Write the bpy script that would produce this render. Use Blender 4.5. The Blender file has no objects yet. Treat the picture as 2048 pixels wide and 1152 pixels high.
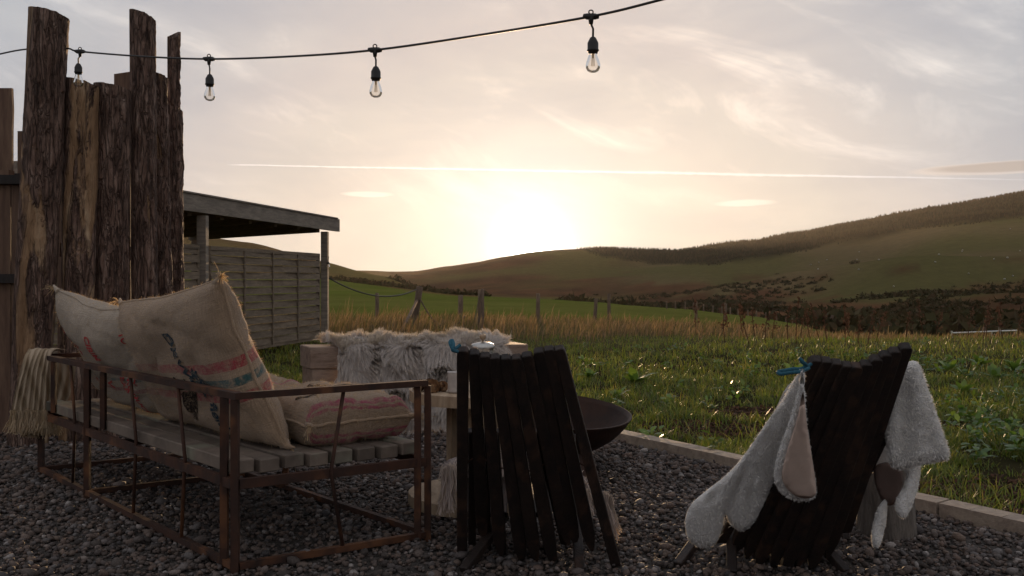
import bpy, bmesh, math, random
import numpy as np
from mathutils import Vector, Matrix, noise, geometry
R = math.radians
random.seed(7); rng = np.random.default_rng(7)
C = bpy.context.scene.collection
SC = bpy.context.scene

# ------------------------------------------------------------------ camera, sky, sun, exposure
H, F, HOR, CX = 1.05, 1850.0, 560.0, 1024.0        # eye height, focal length in photo pixels, horizon row, centre column
cam_d = bpy.data.cameras.new('camera'); cam = bpy.data.objects.new('camera', cam_d); C.objects.link(cam)
cam.location = (0, 0, H); cam.rotation_euler = (R(90), 0, 0)
cam_d.sensor_width = 36; cam_d.lens = F*36/2048; cam_d.shift_y = -16/2048
cam_d.clip_start = 0.05; cam_d.clip_end = 9000
SC.camera = cam
SUN_EL, SUN_AZ = R(1.88), math.atan2(38, F)
SUND = Vector((math.sin(SUN_AZ)*math.cos(SUN_EL), math.cos(SUN_AZ)*math.cos(SUN_EL), math.sin(SUN_EL)))
sl = bpy.data.lights.new('sun', 'SUN'); so = bpy.data.objects.new('sun', sl); C.objects.link(so)
sl.energy = 5.0; sl.angle = R(0.6); sl.color = (1.0, 0.66, 0.36)
so.rotation_euler = (-SUND).to_track_quat('-Z', 'Y').to_euler(); so.location = (0, 0, 60)

W = bpy.data.worlds.new('World'); SC.world = W; W.use_nodes = True
def node(nt, t, **kw):
    n = nt.nodes.new(t)
    for k, v in kw.items():
        if k == 'inp':
            for i, x in v.items():
                if isinstance(x, bpy.types.NodeSocket): nt.links.new(x, n.inputs[i])
                else: n.inputs[i].default_value = x
        else: setattr(n, k, v)
    return n
def mth(nt, op, a, b=None, c=None, clamp=False):
    i = {0: a}
    if b is not None: i[1] = b
    if c is not None: i[2] = c
    return node(nt, 'ShaderNodeMath', operation=op, use_clamp=clamp, inp=i).outputs[0]
def ramp(nt, fac, stops, interp='LINEAR'):
    n = node(nt, 'ShaderNodeValToRGB', inp={0: fac}); cr = n.color_ramp; cr.interpolation = interp
    while len(cr.elements) < len(stops): cr.elements.new(0.5)
    for e, (p, c) in zip(cr.elements, stops):
        e.position = p; e.color = (*c, 1) if len(c) == 3 else c
    return n.outputs[0]
def mixc(nt, fac, a, b, bt='MIX'):
    n = node(nt, 'ShaderNodeMix', data_type='RGBA', blend_type=bt)
    for i, x in ((0, fac), (6, a), (7, b)):
        if isinstance(x, bpy.types.NodeSocket): nt.links.new(x, n.inputs[i])
        else: n.inputs[i].default_value = x if i == 0 else ((*x, 1) if len(x) == 3 else x)
    return n.outputs[2]
def g(v): return (v, v, v)

def build_world():
    nt = W.node_tree; nt.nodes.clear()
    sky = node(nt, 'ShaderNodeTexSky', sky_type='NISHITA', sun_disc=False, sun_elevation=SUN_EL, sun_rotation=SUN_AZ,
               air_density=1.0, dust_density=1.6, ozone_density=1.0)
    d = node(nt, 'ShaderNodeTexCoord').outputs['Generated']
    xyz = node(nt, 'ShaderNodeSeparateXYZ', inp={0: d}).outputs
    az = mth(nt, 'ARCTAN2', xyz[0], xyz[1]); el = mth(nt, 'ARCSINE', xyz[2])
    dot = node(nt, 'ShaderNodeVectorMath', operation='DOT_PRODUCT', inp={0: d, 1: tuple(SUND)}).outputs['Value']
    ang = mth(nt, 'ARCCOSINE', mth(nt, 'MINIMUM', dot, 0.999999))
    a1 = mth(nt, 'DIVIDE', ang, 1.6, clamp=True)
    # thin high veil: brightness falls away from the sun across the view, warm near it, lilac grey far from it
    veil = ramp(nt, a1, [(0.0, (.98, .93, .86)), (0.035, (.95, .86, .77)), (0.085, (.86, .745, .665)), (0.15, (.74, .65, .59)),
                         (0.24, (.58, .56, .56)), (0.36, (.45, .475, .52)), (0.52, (.375, .415, .475)), (0.75, (.44, .45, .48)), (1.0, (.47, .47, .49))], 'B_SPLINE')  # last stops: unseen sky outside the view, brightened again to light the foreground
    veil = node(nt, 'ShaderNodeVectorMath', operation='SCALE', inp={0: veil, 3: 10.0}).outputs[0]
    # wisps of cirrus, streaked down to the right
    u = mth(nt, 'ADD', mth(nt, 'MULTIPLY', az, 0.93), mth(nt, 'MULTIPLY', el, -0.36))
    v = mth(nt, 'ADD', mth(nt, 'MULTIPLY', az, 0.36), mth(nt, 'MULTIPLY', el, 0.93))
    cv = node(nt, 'ShaderNodeCombineXYZ', inp={0: mth(nt, 'MULTIPLY', u, 5.5), 1: mth(nt, 'MULTIPLY', v, 17.0), 2: 3.1}).outputs[0]
    n1 = node(nt, 'ShaderNodeTexNoise', inp={'Vector': cv, 'Scale': 1.0, 'Detail': 9.0, 'Roughness': 0.62, 'Distortion': 0.7}).outputs[0]
    cv2 = node(nt, 'ShaderNodeCombineXYZ', inp={0: mth(nt, 'MULTIPLY', az, 3.0), 1: mth(nt, 'MULTIPLY', el, 9.0), 2: 7.7}).outputs[0]
    n2 = node(nt, 'ShaderNodeTexNoise', inp={'Vector': cv2, 'Scale': 1.0, 'Detail': 5.0, 'Roughness': 0.55, 'Distortion': 0.3}).outputs[0]
    c1 = ramp(nt, n1, [(0.49, g(0)), (0.57, g(0.3)), (0.68, g(1))])
    gate = ramp(nt, n2, [(0.38, g(0.12)), (0.55, g(1))])
    hi = ramp(nt, el, [(0.06, g(0.1)), (0.16, g(1))])
    wisp = mth(nt, 'MULTIPLY', mth(nt, 'MULTIPLY', c1, gate), hi)
    dim = ramp(nt, n2, [(0.32, g(0.84)), (0.62, g(1.03))])
    # vapour trail: a thin sinking line across the sky
    wob = node(nt, 'ShaderNodeTexNoise', inp={'Vector': node(nt, 'ShaderNodeCombineXYZ', inp={0: mth(nt, 'MULTIPLY', az, 9.0)}).outputs[0], 'Scale': 1.0, 'Detail': 2.0}).outputs[0]
    # (a straight flight path at one height, so its slope z/y runs straight against x/y)
    yy = mth(nt, 'MAXIMUM', xyz[1], 0.05)
    line = mth(nt, 'ADD', mth(nt, 'MULTIPLY', mth(nt, 'DIVIDE', xyz[0], yy), -0.0187), mth(nt, 'ADD', 0.1178, mth(nt, 'MULTIPLY', wob, 0.002)))
    dist = mth(nt, 'ABSOLUTE', mth(nt, 'SUBTRACT', mth(nt, 'DIVIDE', xyz[2], yy), line))
    fr = node(nt, 'ShaderNodeTexNoise', inp={'Vector': d, 'Scale': 130.0, 'Detail': 3.0}).outputs[0]
    wid = mth(nt, 'MULTIPLY', ramp(nt, mth(nt, 'ADD', az, 0.5), [(0.2, g(0.35)), (0.45, g(0.8)), (0.75, g(1.0)), (1.0, g(0.45))]), mth(nt, 'ADD', 0.0006, mth(nt, 'MULTIPLY', fr, 0.0030)))
    trail = mth(nt, 'SUBTRACT', 1.0, mth(nt, 'DIVIDE', dist, wid), clamp=True)
    trail = mth(nt, 'MULTIPLY', trail, ramp(nt, mth(nt, 'ADD', az, 0.5), [(0.2, g(0)), (0.215, g(1)), (0.85, g(0.9)), (1.0, g(0.25))]))
    # small lens clouds low on the right
    def lens(a0, e0, wa, we, sharp=1.6, wig=1.6):
        x = mth(nt, 'DIVIDE', mth(nt, 'SUBTRACT', az, a0), wa); y = mth(nt, 'DIVIDE', mth(nt, 'SUBTRACT', el, e0), we)
        y = mth(nt, 'ADD', y, mth(nt, 'MULTIPLY', mth(nt, 'SUBTRACT', n1, 0.5), wig))
        r2 = mth(nt, 'ADD', mth(nt, 'MULTIPLY', x, x), mth(nt, 'MULTIPLY', y, y))
        return mth(nt, 'MULTIPLY', mth(nt, 'SUBTRACT', 1.0, r2, clamp=True), sharp, clamp=True)
    l1 = lens(0.492, 0.1070, 0.090, 0.0068, 3.0, 0.9); l1b = lens(0.500, 0.1078, 0.084, 0.0054, 2.0, 0.9); l2 = lens(0.247, 0.0805, 0.034, 0.004); l3 = lens(-0.155, 0.0915, 0.03, 0.0035)
    low = ramp(nt, n2, [(0.5, g(0)), (0.7, g(0.35))])
    skc = node(nt, 'ShaderNodeVectorMath', operation='MINIMUM', inp={0: sky.outputs[0], 1: (6.4, 5.2, 4.5)}).outputs[0]
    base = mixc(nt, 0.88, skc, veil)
    base = mixc(nt, 1.0, base, node(nt, 'ShaderNodeCombineXYZ', inp={0: dim, 1: mth(nt, 'MULTIPLY_ADD', dim, 0.9, 0.1), 2: mth(nt, 'MULTIPLY_ADD', dim, 0.6, 0.4)}).outputs[0], 'MULTIPLY')
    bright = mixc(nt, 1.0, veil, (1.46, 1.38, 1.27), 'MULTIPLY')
    col = mixc(nt, mth(nt, 'MULTIPLY', wisp, 0.85), base, bright)
    col = mixc(nt, mth(nt, 'MULTIPLY', l1, 0.7), col, mixc(nt, 1.0, veil, (1.22, 1.08, 0.94), 'MULTIPLY'))
    col = mixc(nt, mth(nt, 'MULTIPLY', l1b, 0.9), col, mixc(nt, 1.0, veil, (0.86, 0.74, 0.64), 'MULTIPLY'))
    col = mixc(nt, mth(nt, 'MULTIPLY', mth(nt, 'ADD', l2, l3), 0.6, clamp=True), col, bright)
    col = mixc(nt, mth(nt, 'MULTIPLY', trail, 0.85), col, mixc(nt, 1.0, veil, (1.5, 1.5, 1.5), 'MULTIPLY'))
    # the sun itself and the glare of the thin cloud right round it
    core = ramp(nt, mth(nt, 'DIVIDE', ang, 0.16, clamp=True), [(0.0, (1, .95, .85)), (0.08, (.5, .47, .42)), (0.17, (.06, .058, .055)), (0.36, (.014, .014, .0145)), (0.7, (.0022, .0022, .0022)), (1.0, (0, 0, 0))], 'B_SPLINE')
    core = node(nt, 'ShaderNodeVectorMath', operation='SCALE', inp={0: core, 3: 60.0}).outputs[0]
    col = mixc(nt, 1.0, col, core, 'ADD')
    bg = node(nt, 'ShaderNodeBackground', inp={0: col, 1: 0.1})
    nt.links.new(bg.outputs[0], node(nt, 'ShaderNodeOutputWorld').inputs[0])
build_world()
SC.view_settings.view_transform = 'Standard'; SC.view_settings.look = 'None'
SC.view_settings.exposure = 0.15; SC.view_settings.gamma = 1.0; SC.view_settings.use_curve_mapping = False
SC.render.engine = 'CYCLES'
cy = SC.cycles
cy.use_denoising = True
try: cy.denoiser = 'OPENIMAGEDENOISE'
except Exception: pass
cy.adaptive_threshold = 0.02
cy.max_bounces = 5; cy.diffuse_bounces = 2; cy.glossy_bounces = 2; cy.transmission_bounces = 4; cy.transparent_max_bounces = 8
cy.volume_bounces = 0; cy.sample_clamp_indirect = 6; cy.caustics_reflective = False; cy.caustics_refractive = False

# ------------------------------------------------------------------ helpers
def P(px, py, Y): return Vector(((px-CX)/F*Y, Y, H-(py-HOR)/F*Y))      # point seen at photo pixel (px,py) at distance Y
def G(px, py): return P(px, py, F*H/(py-HOR))                          # point on level ground
def empty(name, loc=(0, 0, 0), rz=0):
    o = bpy.data.objects.new(name, None); C.objects.link(o); o.location = loc; o.rotation_euler[2] = rz
    o.empty_display_size = 0.1
    return o
def tag(o, label=None, cat=None, group=None, kind=None):
    for k, v in (('label', label), ('category', cat), ('group', group), ('kind', kind)):
        if v: o[k] = v
    return o
def link(name, me, mat, parent=None):
    if mat and not me.materials: me.materials.append(mat)
    o = bpy.data.objects.new(name, me); C.objects.link(o)
    if parent: o.parent = parent; o.matrix_parent_inverse = Matrix.Translation(-parent.location) if not any(parent.rotation_euler) else parent.matrix_basis.inverted()
    return o
def smooth(me, on=True):
    me.polygons.foreach_set('use_smooth', [on]*len(me.polygons)); return me
class MB:
    def __init__(s): s.v = []; s.f = []
    def add(s, v, f):
        b = len(s.v); s.v += [tuple(x) for x in v]; s.f += [tuple(i+b for i in q) for q in f]; return s
    def hexa(s, c):       # 8 corners: bottom 4 ccw, top 4 ccw
        return s.add(c, [(3, 2, 1, 0), (4, 5, 6, 7), (0, 1, 5, 4), (1, 2, 6, 5), (2, 3, 7, 6), (3, 0, 4, 7)])
    def box(s, lo, hi):
        x0, y0, z0 = lo; x1, y1, z1 = hi
        return s.hexa([(x0, y0, z0), (x1, y0, z0), (x1, y1, z0), (x0, y1, z0), (x0, y0, z1), (x1, y0, z1), (x1, y1, z1), (x0, y1, z1)])
    def bar(s, p, q, w, h, up=(0, 0, 1)):      # square bar
        p, q, up = Vector(p), Vector(q), Vector(up); d = (q-p).normalized()
        if abs(d.dot(up)) > 0.97: up = Vector((1, 0, 0)) if abs(d.x) < .9 else Vector((0, 1, 0))
        a = d.cross(up).normalized()*w/2; b = a.cross(d).normalized()*h/2
        return s.hexa([p-a-b, p+a-b, p+a+b, p-a+b, q-a-b, q+a-b, q+a+b, q-a+b])
    def tube(s, pts, r, n=8, cap=True):
        pts = [Vector(p) for p in pts]; rs = r if isinstance(r, (list, tuple)) else [r]*len(pts)
        vs, fs = [], []; prev = None
        for i, p in enumerate(pts):
            d = (pts[min(i+1, len(pts)-1)]-pts[max(i-1, 0)]).normalized()
            a = prev-d*prev.dot(d) if prev else d.orthogonal()
            if a.length < 1e-5: a = d.orthogonal()
            a.normalize(); prev = a; b = d.cross(a)
            for k in range(n):
                t = 2*math.pi*k/n; vs.append(p+(a*math.cos(t)+b*math.sin(t))*rs[i])
        for i in range(len(pts)-1):
            for k in range(n): fs.append((i*n+k, i*n+(k+1) % n, (i+1)*n+(k+1) % n, (i+1)*n+k))
        if cap: fs += [tuple(range(n))[::-1], tuple(range((len(pts)-1)*n, len(pts)*n))]
        return s.add(vs, fs)
    def lathe(s, prof, c=(0, 0, 0), n=24, M=None):
        c = Vector(c); vs, fs = [], []
        for r, z in prof:
            for k in range(n):
                t = 2*math.pi*k/n; p = Vector((r*math.cos(t), r*math.sin(t), z)); vs.append(c+(M @ p if M else p))
        for i in range(len(prof)-1):
            for k in range(n): fs.append((i*n+k, i*n+(k+1) % n, (i+1)*n+(k+1) % n, (i+1)*n+k))
        return s.add(vs, fs)
    def mesh(s, name, sm=False, bevel=0):
        me = bpy.data.meshes.new(name); me.from_pydata(s.v, [], s.f)
        if bevel:
            bm = bmesh.new(); bm.from_mesh(me)
            bmesh.ops.bevel(bm, geom=bm.edges[:], offset=bevel, segments=1, affect='EDGES', clamp_overlap=True); bm.to_mesh(me); bm.free()
        me.update()
        if sm: smooth(me)
        return me
    def build(s, name, mat, parent=None, sm=False, bevel=0): return link(name, s.mesh(name, sm, bevel), mat, parent)
def np_mesh(name, V, Q):
    """big mesh from arrays: V (n,3), Q (m,k) polygons of one size"""
    me = bpy.data.meshes.new(name); V = np.ascontiguousarray(V, np.float32); Q = np.ascontiguousarray(Q, np.int32)
    m, k = Q.shape
    me.vertices.add(len(V)); me.vertices.foreach_set('co', V.ravel())
    me.loops.add(m*k); me.loops.foreach_set('vertex_index', Q.ravel())
    me.polygons.add(m); me.polygons.foreach_set('loop_start', np.arange(0, m*k, k, dtype=np.int32))
    me.update(calc_edges=True); me.validate(); return me
def ribbons(name, Pt, Wd, S):
    """strands: Pt (n,k,3) centre lines, Wd (n,k) widths, S (n,3) side directions"""
    n, k, _ = Pt.shape; off = S[:, None, :]*Wd[:, :, None]*0.5
    V = np.stack([Pt-off, Pt+off], 2).reshape(-1, 3)
    b = (np.arange(n)*k*2)[:, None]+(np.arange(k-1)*2)[None, :]
    Q = np.stack([b, b+1, b+3, b+2], -1).reshape(-1, 4)
    return np_mesh(name, V, Q)
def crom(pts, per=6, closed=False):
    pts = [Vector(p) for p in pts]; n = len(pts); out = []
    for i in range(n if closed else n-1):
        gi = (lambda j: pts[j % n]) if closed else (lambda j: pts[max(0, min(n-1, j))])
        a, b, c, d = gi(i-1), gi(i), gi(i+1), gi(i+2)
        for k in range(per):
            t = k/per; out.append(0.5*((2*b)+(c-a)*t+(2*a-5*b+4*c-d)*t*t+(3*b-a-3*c+d)*t**3))
    if not closed: out.append(pts[-1])
    return out
def copy_tree(o, parent=None):
    c = o.copy(); C.objects.link(c)
    if parent: c.parent = parent; c.matrix_parent_inverse = o.matrix_parent_inverse
    for ch in list(o.children): copy_tree(ch, c)
    return c

# ------------------------------------------------------------------ materials
def new_mat(name):
    m = bpy.data.materials.new(name); m.use_nodes = True; nt = m.node_tree
    return m, nt, nt.nodes['Principled BSDF']
def bump(nt, b, h, dist, strength=1.0):
    n = node(nt, 'ShaderNodeBump', inp={'Strength': strength, 'Distance': dist, 'Height': h}); nt.links.new(n.outputs[0], b.inputs['Normal'])
def noise_n(nt, vec, scale, detail=4, rough=0.55, dist=0.0):
    return node(nt, 'ShaderNodeTexNoise', inp={'Vector': vec, 'Scale': scale, 'Detail': detail, 'Roughness': rough, 'Distortion': dist}).outputs[0]
def pmat(name, c1, c2, scale=6, rough=0.7, st=(1, 1, 1), bd=0.004, metal=0, c3=None, lo=0.35, hi=0.65, spec=0.4):
    """two or three colours broken up by noise, with relief; st stretches the grain"""
    m, nt, b = new_mat(name)
    co = node(nt, 'ShaderNodeTexCoord').outputs['Object']
    info = node(nt, 'ShaderNodeObjectInfo').outputs['Random']
    off = node(nt, 'ShaderNodeCombineXYZ', inp={0: mth(nt, 'MULTIPLY', info, 17.0), 1: mth(nt, 'MULTIPLY', info, 31.0), 2: mth(nt, 'MULTIPLY', info, 7.0)}).outputs[0]
    v = node(nt, 'ShaderNodeVectorMath', operation='MULTIPLY', inp={0: co, 1: st}).outputs[0]
    v = node(nt, 'ShaderNodeVectorMath', operation='ADD', inp={0: v, 1: off}).outputs[0]
    n = noise_n(nt, v, scale, 6, 0.6, 0.4); n2 = noise_n(nt, v, scale*5, 3)
    col = mixc(nt, ramp(nt, n, [(lo, g(0)), (hi, g(1))]), c1, c2)
    if c3: col = mixc(nt, ramp(nt, noise_n(nt, v, scale*0.6, 3), [(0.55, g(0)), (0.66, g(0.8))]), col, c3)
    sh = mth(nt, 'MULTIPLY_ADD', n2, 0.5, mth(nt, 'MULTIPLY_ADD', info, 0.25, 0.62))
    col = mixc(nt, 1.0, col, node(nt, 'ShaderNodeCombineXYZ', inp={0: sh, 1: sh, 2: sh}).outputs[0], 'MULTIPLY')
    nt.links.new(col, b.inputs['Base Color']); b.inputs['Metallic'].default_value = metal
    nt.links.new(mth(nt, 'MULTIPLY_ADD', n2, 0.25, rough-0.12), b.inputs['Roughness']); b.inputs['Specular IOR Level'].default_value = spec
    bump(nt, b, mth(nt, 'ADD', n2, n), bd)
    return m
def strand_mat(name, cols, trans=0.35, rough=0.6, spec=0.25, sheen=0.0):
    """fine pieces with one colour each (grass, leaves, wool): lit through from behind"""
    m, nt, b = new_mat(name)
    r = node(nt, 'ShaderNodeNewGeometry').outputs['Random Per Island']
    k = len(cols)
    col = ramp(nt, r, [(i/(k-1), c) for i, c in enumerate(cols)])
    nt.links.new(col, b.inputs['Base Color']); b.inputs['Roughness'].default_value = rough; b.inputs['Specular IOR Level'].default_value = spec
    if sheen: b.inputs['Sheen Weight'].default_value = sheen
    t = node(nt, 'ShaderNodeBsdfTranslucent', inp={0: mixc(nt, 1.0, col, (1.5, 1.35, 0.9), 'MULTIPLY')})
    mx = node(nt, 'ShaderNodeMixShader', inp={0: trans, 1: b.outputs[0], 2: t.outputs[0]})
    nt.links.new(mx.outputs[0], nt.nodes['Material Output'].inputs[0])
    return m
M = {}
M['rust'] = pmat('rusty_steel', (0.078, 0.032, 0.018), (0.034, 0.018, 0.014), 9, 0.75, bd=0.001, metal=0.25, c3=(0.17, 0.07, 0.03))
M['slat'] = pmat('weathered_slat', (0.21, 0.16, 0.125), (0.11, 0.083, 0.065), 5, 0.8, (1, 1, 1), 0.002, c3=(0.24, 0.23, 0.17))
M['oldwood'] = pmat('silvered_wood', (0.28, 0.235, 0.19), (0.165, 0.135, 0.11), 4, 0.85, (1, 1, 6), 0.004)
M['panel'] = pmat('treated_softwood', (0.20, 0.148, 0.10), (0.115, 0.086, 0.06), 3, 0.85, (2, 2, 14), 0.003)
M['beam'] = pmat('sawn_oak', (0.36, 0.26, 0.20), (0.25, 0.175, 0.135), 5, 0.75, (1, 6, 6), 0.003, c3=(0.20, 0.13, 0.095))
M['edging'] = pmat('edging_timber', (0.40, 0.32, 0.25), (0.27, 0.205, 0.16), 5, 0.8, (3, 3, 3), 0.003)
M['board'] = pmat('brown_board', (0.19, 0.115, 0.075), (0.11, 0.062, 0.042), 3, 0.8, (8, 8, 1), 0.003)
M['black_wood'] = pmat('black_stained_wood', (0.028, 0.016, 0.012), (0.013, 0.009, 0.008), 6, 0.62, (4, 4, 1), 0.002, c3=(0.055, 0.028, 0.018))
M['drum'] = pmat('drum_pine', (0.42, 0.31, 0.21), (0.28, 0.19, 0.12), 5, 0.75, (5, 1, 1), 0.003, c3=(0.2, 0.15, 0.1))
M['iron'] = pmat('fire_iron', (0.03, 0.016, 0.012), (0.055, 0.025, 0.016), 7, 0.6, bd=0.001, metal=0.5)
M['rubber'] = pmat('black_rubber', (0.018, 0.016, 0.016), (0.028, 0.024, 0.022), 20, 0.55, bd=0.0003)
M['metal'] = pmat('brushed_steel', (0.62, 0.60, 0.57), (0.5, 0.48, 0.46), 20, 0.34, bd=0.0002, metal=0.9)
M['brass'] = pmat('filament_brass', (0.55, 0.36, 0.16), (0.4, 0.25, 0.1), 20, 0.4, bd=0.0002, metal=0.8)
M['knob'] = pmat('turned_beech', (0.40, 0.28, 0.18), (0.30, 0.2, 0.12), 20, 0.5, bd=0.0005)
M['blue_rope'] = pmat('blue_rope', (0.015, 0.09, 0.14), (0.03, 0.15, 0.21), 160, 0.7, bd=0.003)
M['rope'] = pmat('old_rope', (0.20, 0.15, 0.10), (0.12, 0.09, 0.06), 60, 0.9, bd=0.004)
M['post'] = pmat('fence_post_wood', (0.20, 0.14, 0.095), (0.11, 0.075, 0.055), 6, 0.9, (5, 5, 1), 0.006)
M['hide'] = pmat('sheep_hide', (0.66, 0.50, 0.42), (0.58, 0.43, 0.36), 3, 0.8, bd=0.001)
M['hide_back_shaded'] = pmat('shaded_hide', (0.13, 0.085, 0.07), (0.10, 0.065, 0.055), 3, 0.85, bd=0.001)  # darker copy of the hide, with the shade behind the chair put into its colour
M['stump'] = pmat('grey_log', (0.19, 0.16, 0.135), (0.09, 0.075, 0.065), 5, 0.9, (6, 6, 1), 0.012)
M['chips'] = strand_mat('pine_cone_scales', [(0.16, 0.075, 0.035), (0.30, 0.16, 0.08), (0.09, 0.045, 0.025), (0.36, 0.22, 0.12)], 0.1, 0.5)
M['white_wool'] = strand_mat('white_wool', [(0.93, 0.90, 0.88), (0.88, 0.85, 0.83), (0.95, 0.92, 0.90)], 0.12, 0.8, 0.1)
M['grey_wool'] = strand_mat('grey_wool', [(0.55, 0.50, 0.49), (0.68, 0.62, 0.60), (0.46, 0.42, 0.41), (0.74, 0.68, 0.65)], 0.25, 0.6, 0.25)
M['fleece'] = pmat('fleece_pile', (0.96, 0.93, 0.91), (0.88, 0.85, 0.83), 45, 0.95, bd=0.010, spec=0.05)
M['fleece_grey'] = pmat('grey_fleece_base', (0.56, 0.51, 0.49), (0.48, 0.43, 0.42), 14, 0.95, bd=0.004, spec=0.05)
M['jute'] = strand_mat('jute_fibre', [(0.42, 0.31, 0.21), (0.55, 0.42, 0.29), (0.34, 0.25, 0.17)], 0.4, 0.8, 0.1)
M['cotton'] = strand_mat('cream_yarn', [(0.44, 0.34, 0.24), (0.54, 0.43, 0.31), (0.34, 0.26, 0.18)], 0.3, 0.85, 0.1)
M['yarn'] = strand_mat('grey_rose_yarn', [(0.46, 0.38, 0.35), (0.58, 0.49, 0.45), (0.36, 0.30, 0.29)], 0.3, 0.85, 0.1)
M['knit'] = pmat('knitted_throw', (0.46, 0.38, 0.35), (0.26, 0.21, 0.20), 45, 0.95, bd=0.01, spec=0.05)
M['grass'] = strand_mat('grass_blade', [(0.095, 0.145, 0.022), (0.15, 0.20, 0.034), (0.06, 0.10, 0.018), (0.19, 0.21, 0.045), (0.17, 0.145, 0.055)], 0.48, 0.42, 0.5)
M['tall_grass'] = strand_mat('dry_grass', [(0.22, 0.15, 0.09), (0.29, 0.21, 0.13), (0.12, 0.09, 0.055), (0.09, 0.10, 0.035), (0.20, 0.13, 0.085), (0.10, 0.085, 0.04)], 0.3, 0.6, 0.2)
M['leaf'] = strand_mat('weed_leaf', [(0.045, 0.10, 0.02), (0.075, 0.15, 0.03), (0.10, 0.17, 0.035), (0.04, 0.075, 0.02)], 0.42, 0.4, 0.5)
M['dock'] = strand_mat('dry_dock', [(0.075, 0.036, 0.022), (0.11, 0.055, 0.032), (0.05, 0.026, 0.018)], 0.2, 0.8, 0.1)
M['conifer'] = strand_mat('conifer', [(0.022, 0.022, 0.012), (0.034, 0.030, 0.015), (0.045, 0.032, 0.017)], 0.05, 0.9, 0.1)
M['scrub'] = strand_mat('scrub', [(0.034, 0.034, 0.014), (0.055, 0.045, 0.019), (0.07, 0.042, 0.022)], 0.1, 0.9, 0.1)
M['sheep_wool'] = pmat('sheep_wool', (0.5, 0.47, 0.43), (0.42, 0.39, 0.35), 8, 0.95, bd=0.02)

def bark_mat(name, bare):
    m, nt, b = new_mat(name)
    co = node(nt, 'ShaderNodeTexCoord').outputs['Object']
    v = node(nt, 'ShaderNodeVectorMath', operation='MULTIPLY', inp={0: co, 1: (1, 1, 0.16)}).outputs[0]
    info = node(nt, 'ShaderNodeObjectInfo').outputs['Random']
    v = node(nt, 'ShaderNodeVectorMath', operation='ADD', inp={0: v, 1: node(nt, 'ShaderNodeCombineXYZ', inp={0: mth(nt, 'MULTIPLY', info, 40.0), 2: mth(nt, 'MULTIPLY', info, 23.0)}).outputs[0]}).outputs[0]
    vo = node(nt, 'ShaderNodeTexVoronoi', feature='DISTANCE_TO_EDGE', inp={'Vector': node(nt, 'ShaderNodeVectorMath', operation='ADD', inp={0: v, 1: node(nt, 'ShaderNodeVectorMath', operation='SCALE', inp={0: node(nt, 'ShaderNodeTexNoise', inp={'Vector': v, 'Scale': 14.0, 'Detail': 4.0}).outputs['Color'], 3: 0.10}).outputs[0]}).outputs[0], 'Scale': 34.0}).outputs['Distance']
    n = noise_n(nt, v, 22, 7, 0.65, 0.6); nl = noise_n(nt, v, 5, 4, 0.6, 0.8)
    col = ramp(nt, n, [(0.28, (0.04, 0.024, 0.019)), (0.45, (0.12, 0.070, 0.052)), (0.58, (0.22, 0.14, 0.108)), (0.74, (0.40, 0.30, 0.245))])
    col = mixc(nt, ramp(nt, vo, [(0.0, g(0.5)), (0.12, g(0))]), col, (0.04, 0.024, 0.019))
    mask = ramp(nt, nl, [(bare, g(0)), (bare+0.05, g(1))])
    wood = ramp(nt, noise_n(nt, v, 9, 6, 0.6), [(0.3, (0.17, 0.095, 0.05)), (0.5, (0.28, 0.17, 0.095)), (0.7, (0.50, 0.36, 0.235))])
    col = mixc(nt, mask, col, wood)
    nt.links.new(col, b.inputs['Base Color']); b.inputs['Roughness'].default_value = 0.85; b.inputs['Specular IOR Level'].default_value = 0.3
    hgt = mth(nt, 'MULTIPLY', mth(nt, 'ADD', n, mth(nt, 'MINIMUM', mth(nt, 'MULTIPLY', vo, 4.0), 0.6)), mth(nt, 'MULTIPLY_ADD', mask, -0.8, 1.0))
    bump(nt, b, hgt, 0.03)
    return m
M['bark'] = bark_mat('pine_bark', 0.66); M['bark_worn'] = bark_mat('flaking_bark', 0.55); M['bark_bare'] = bark_mat('half_stripped_bark', 0.49)

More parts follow.
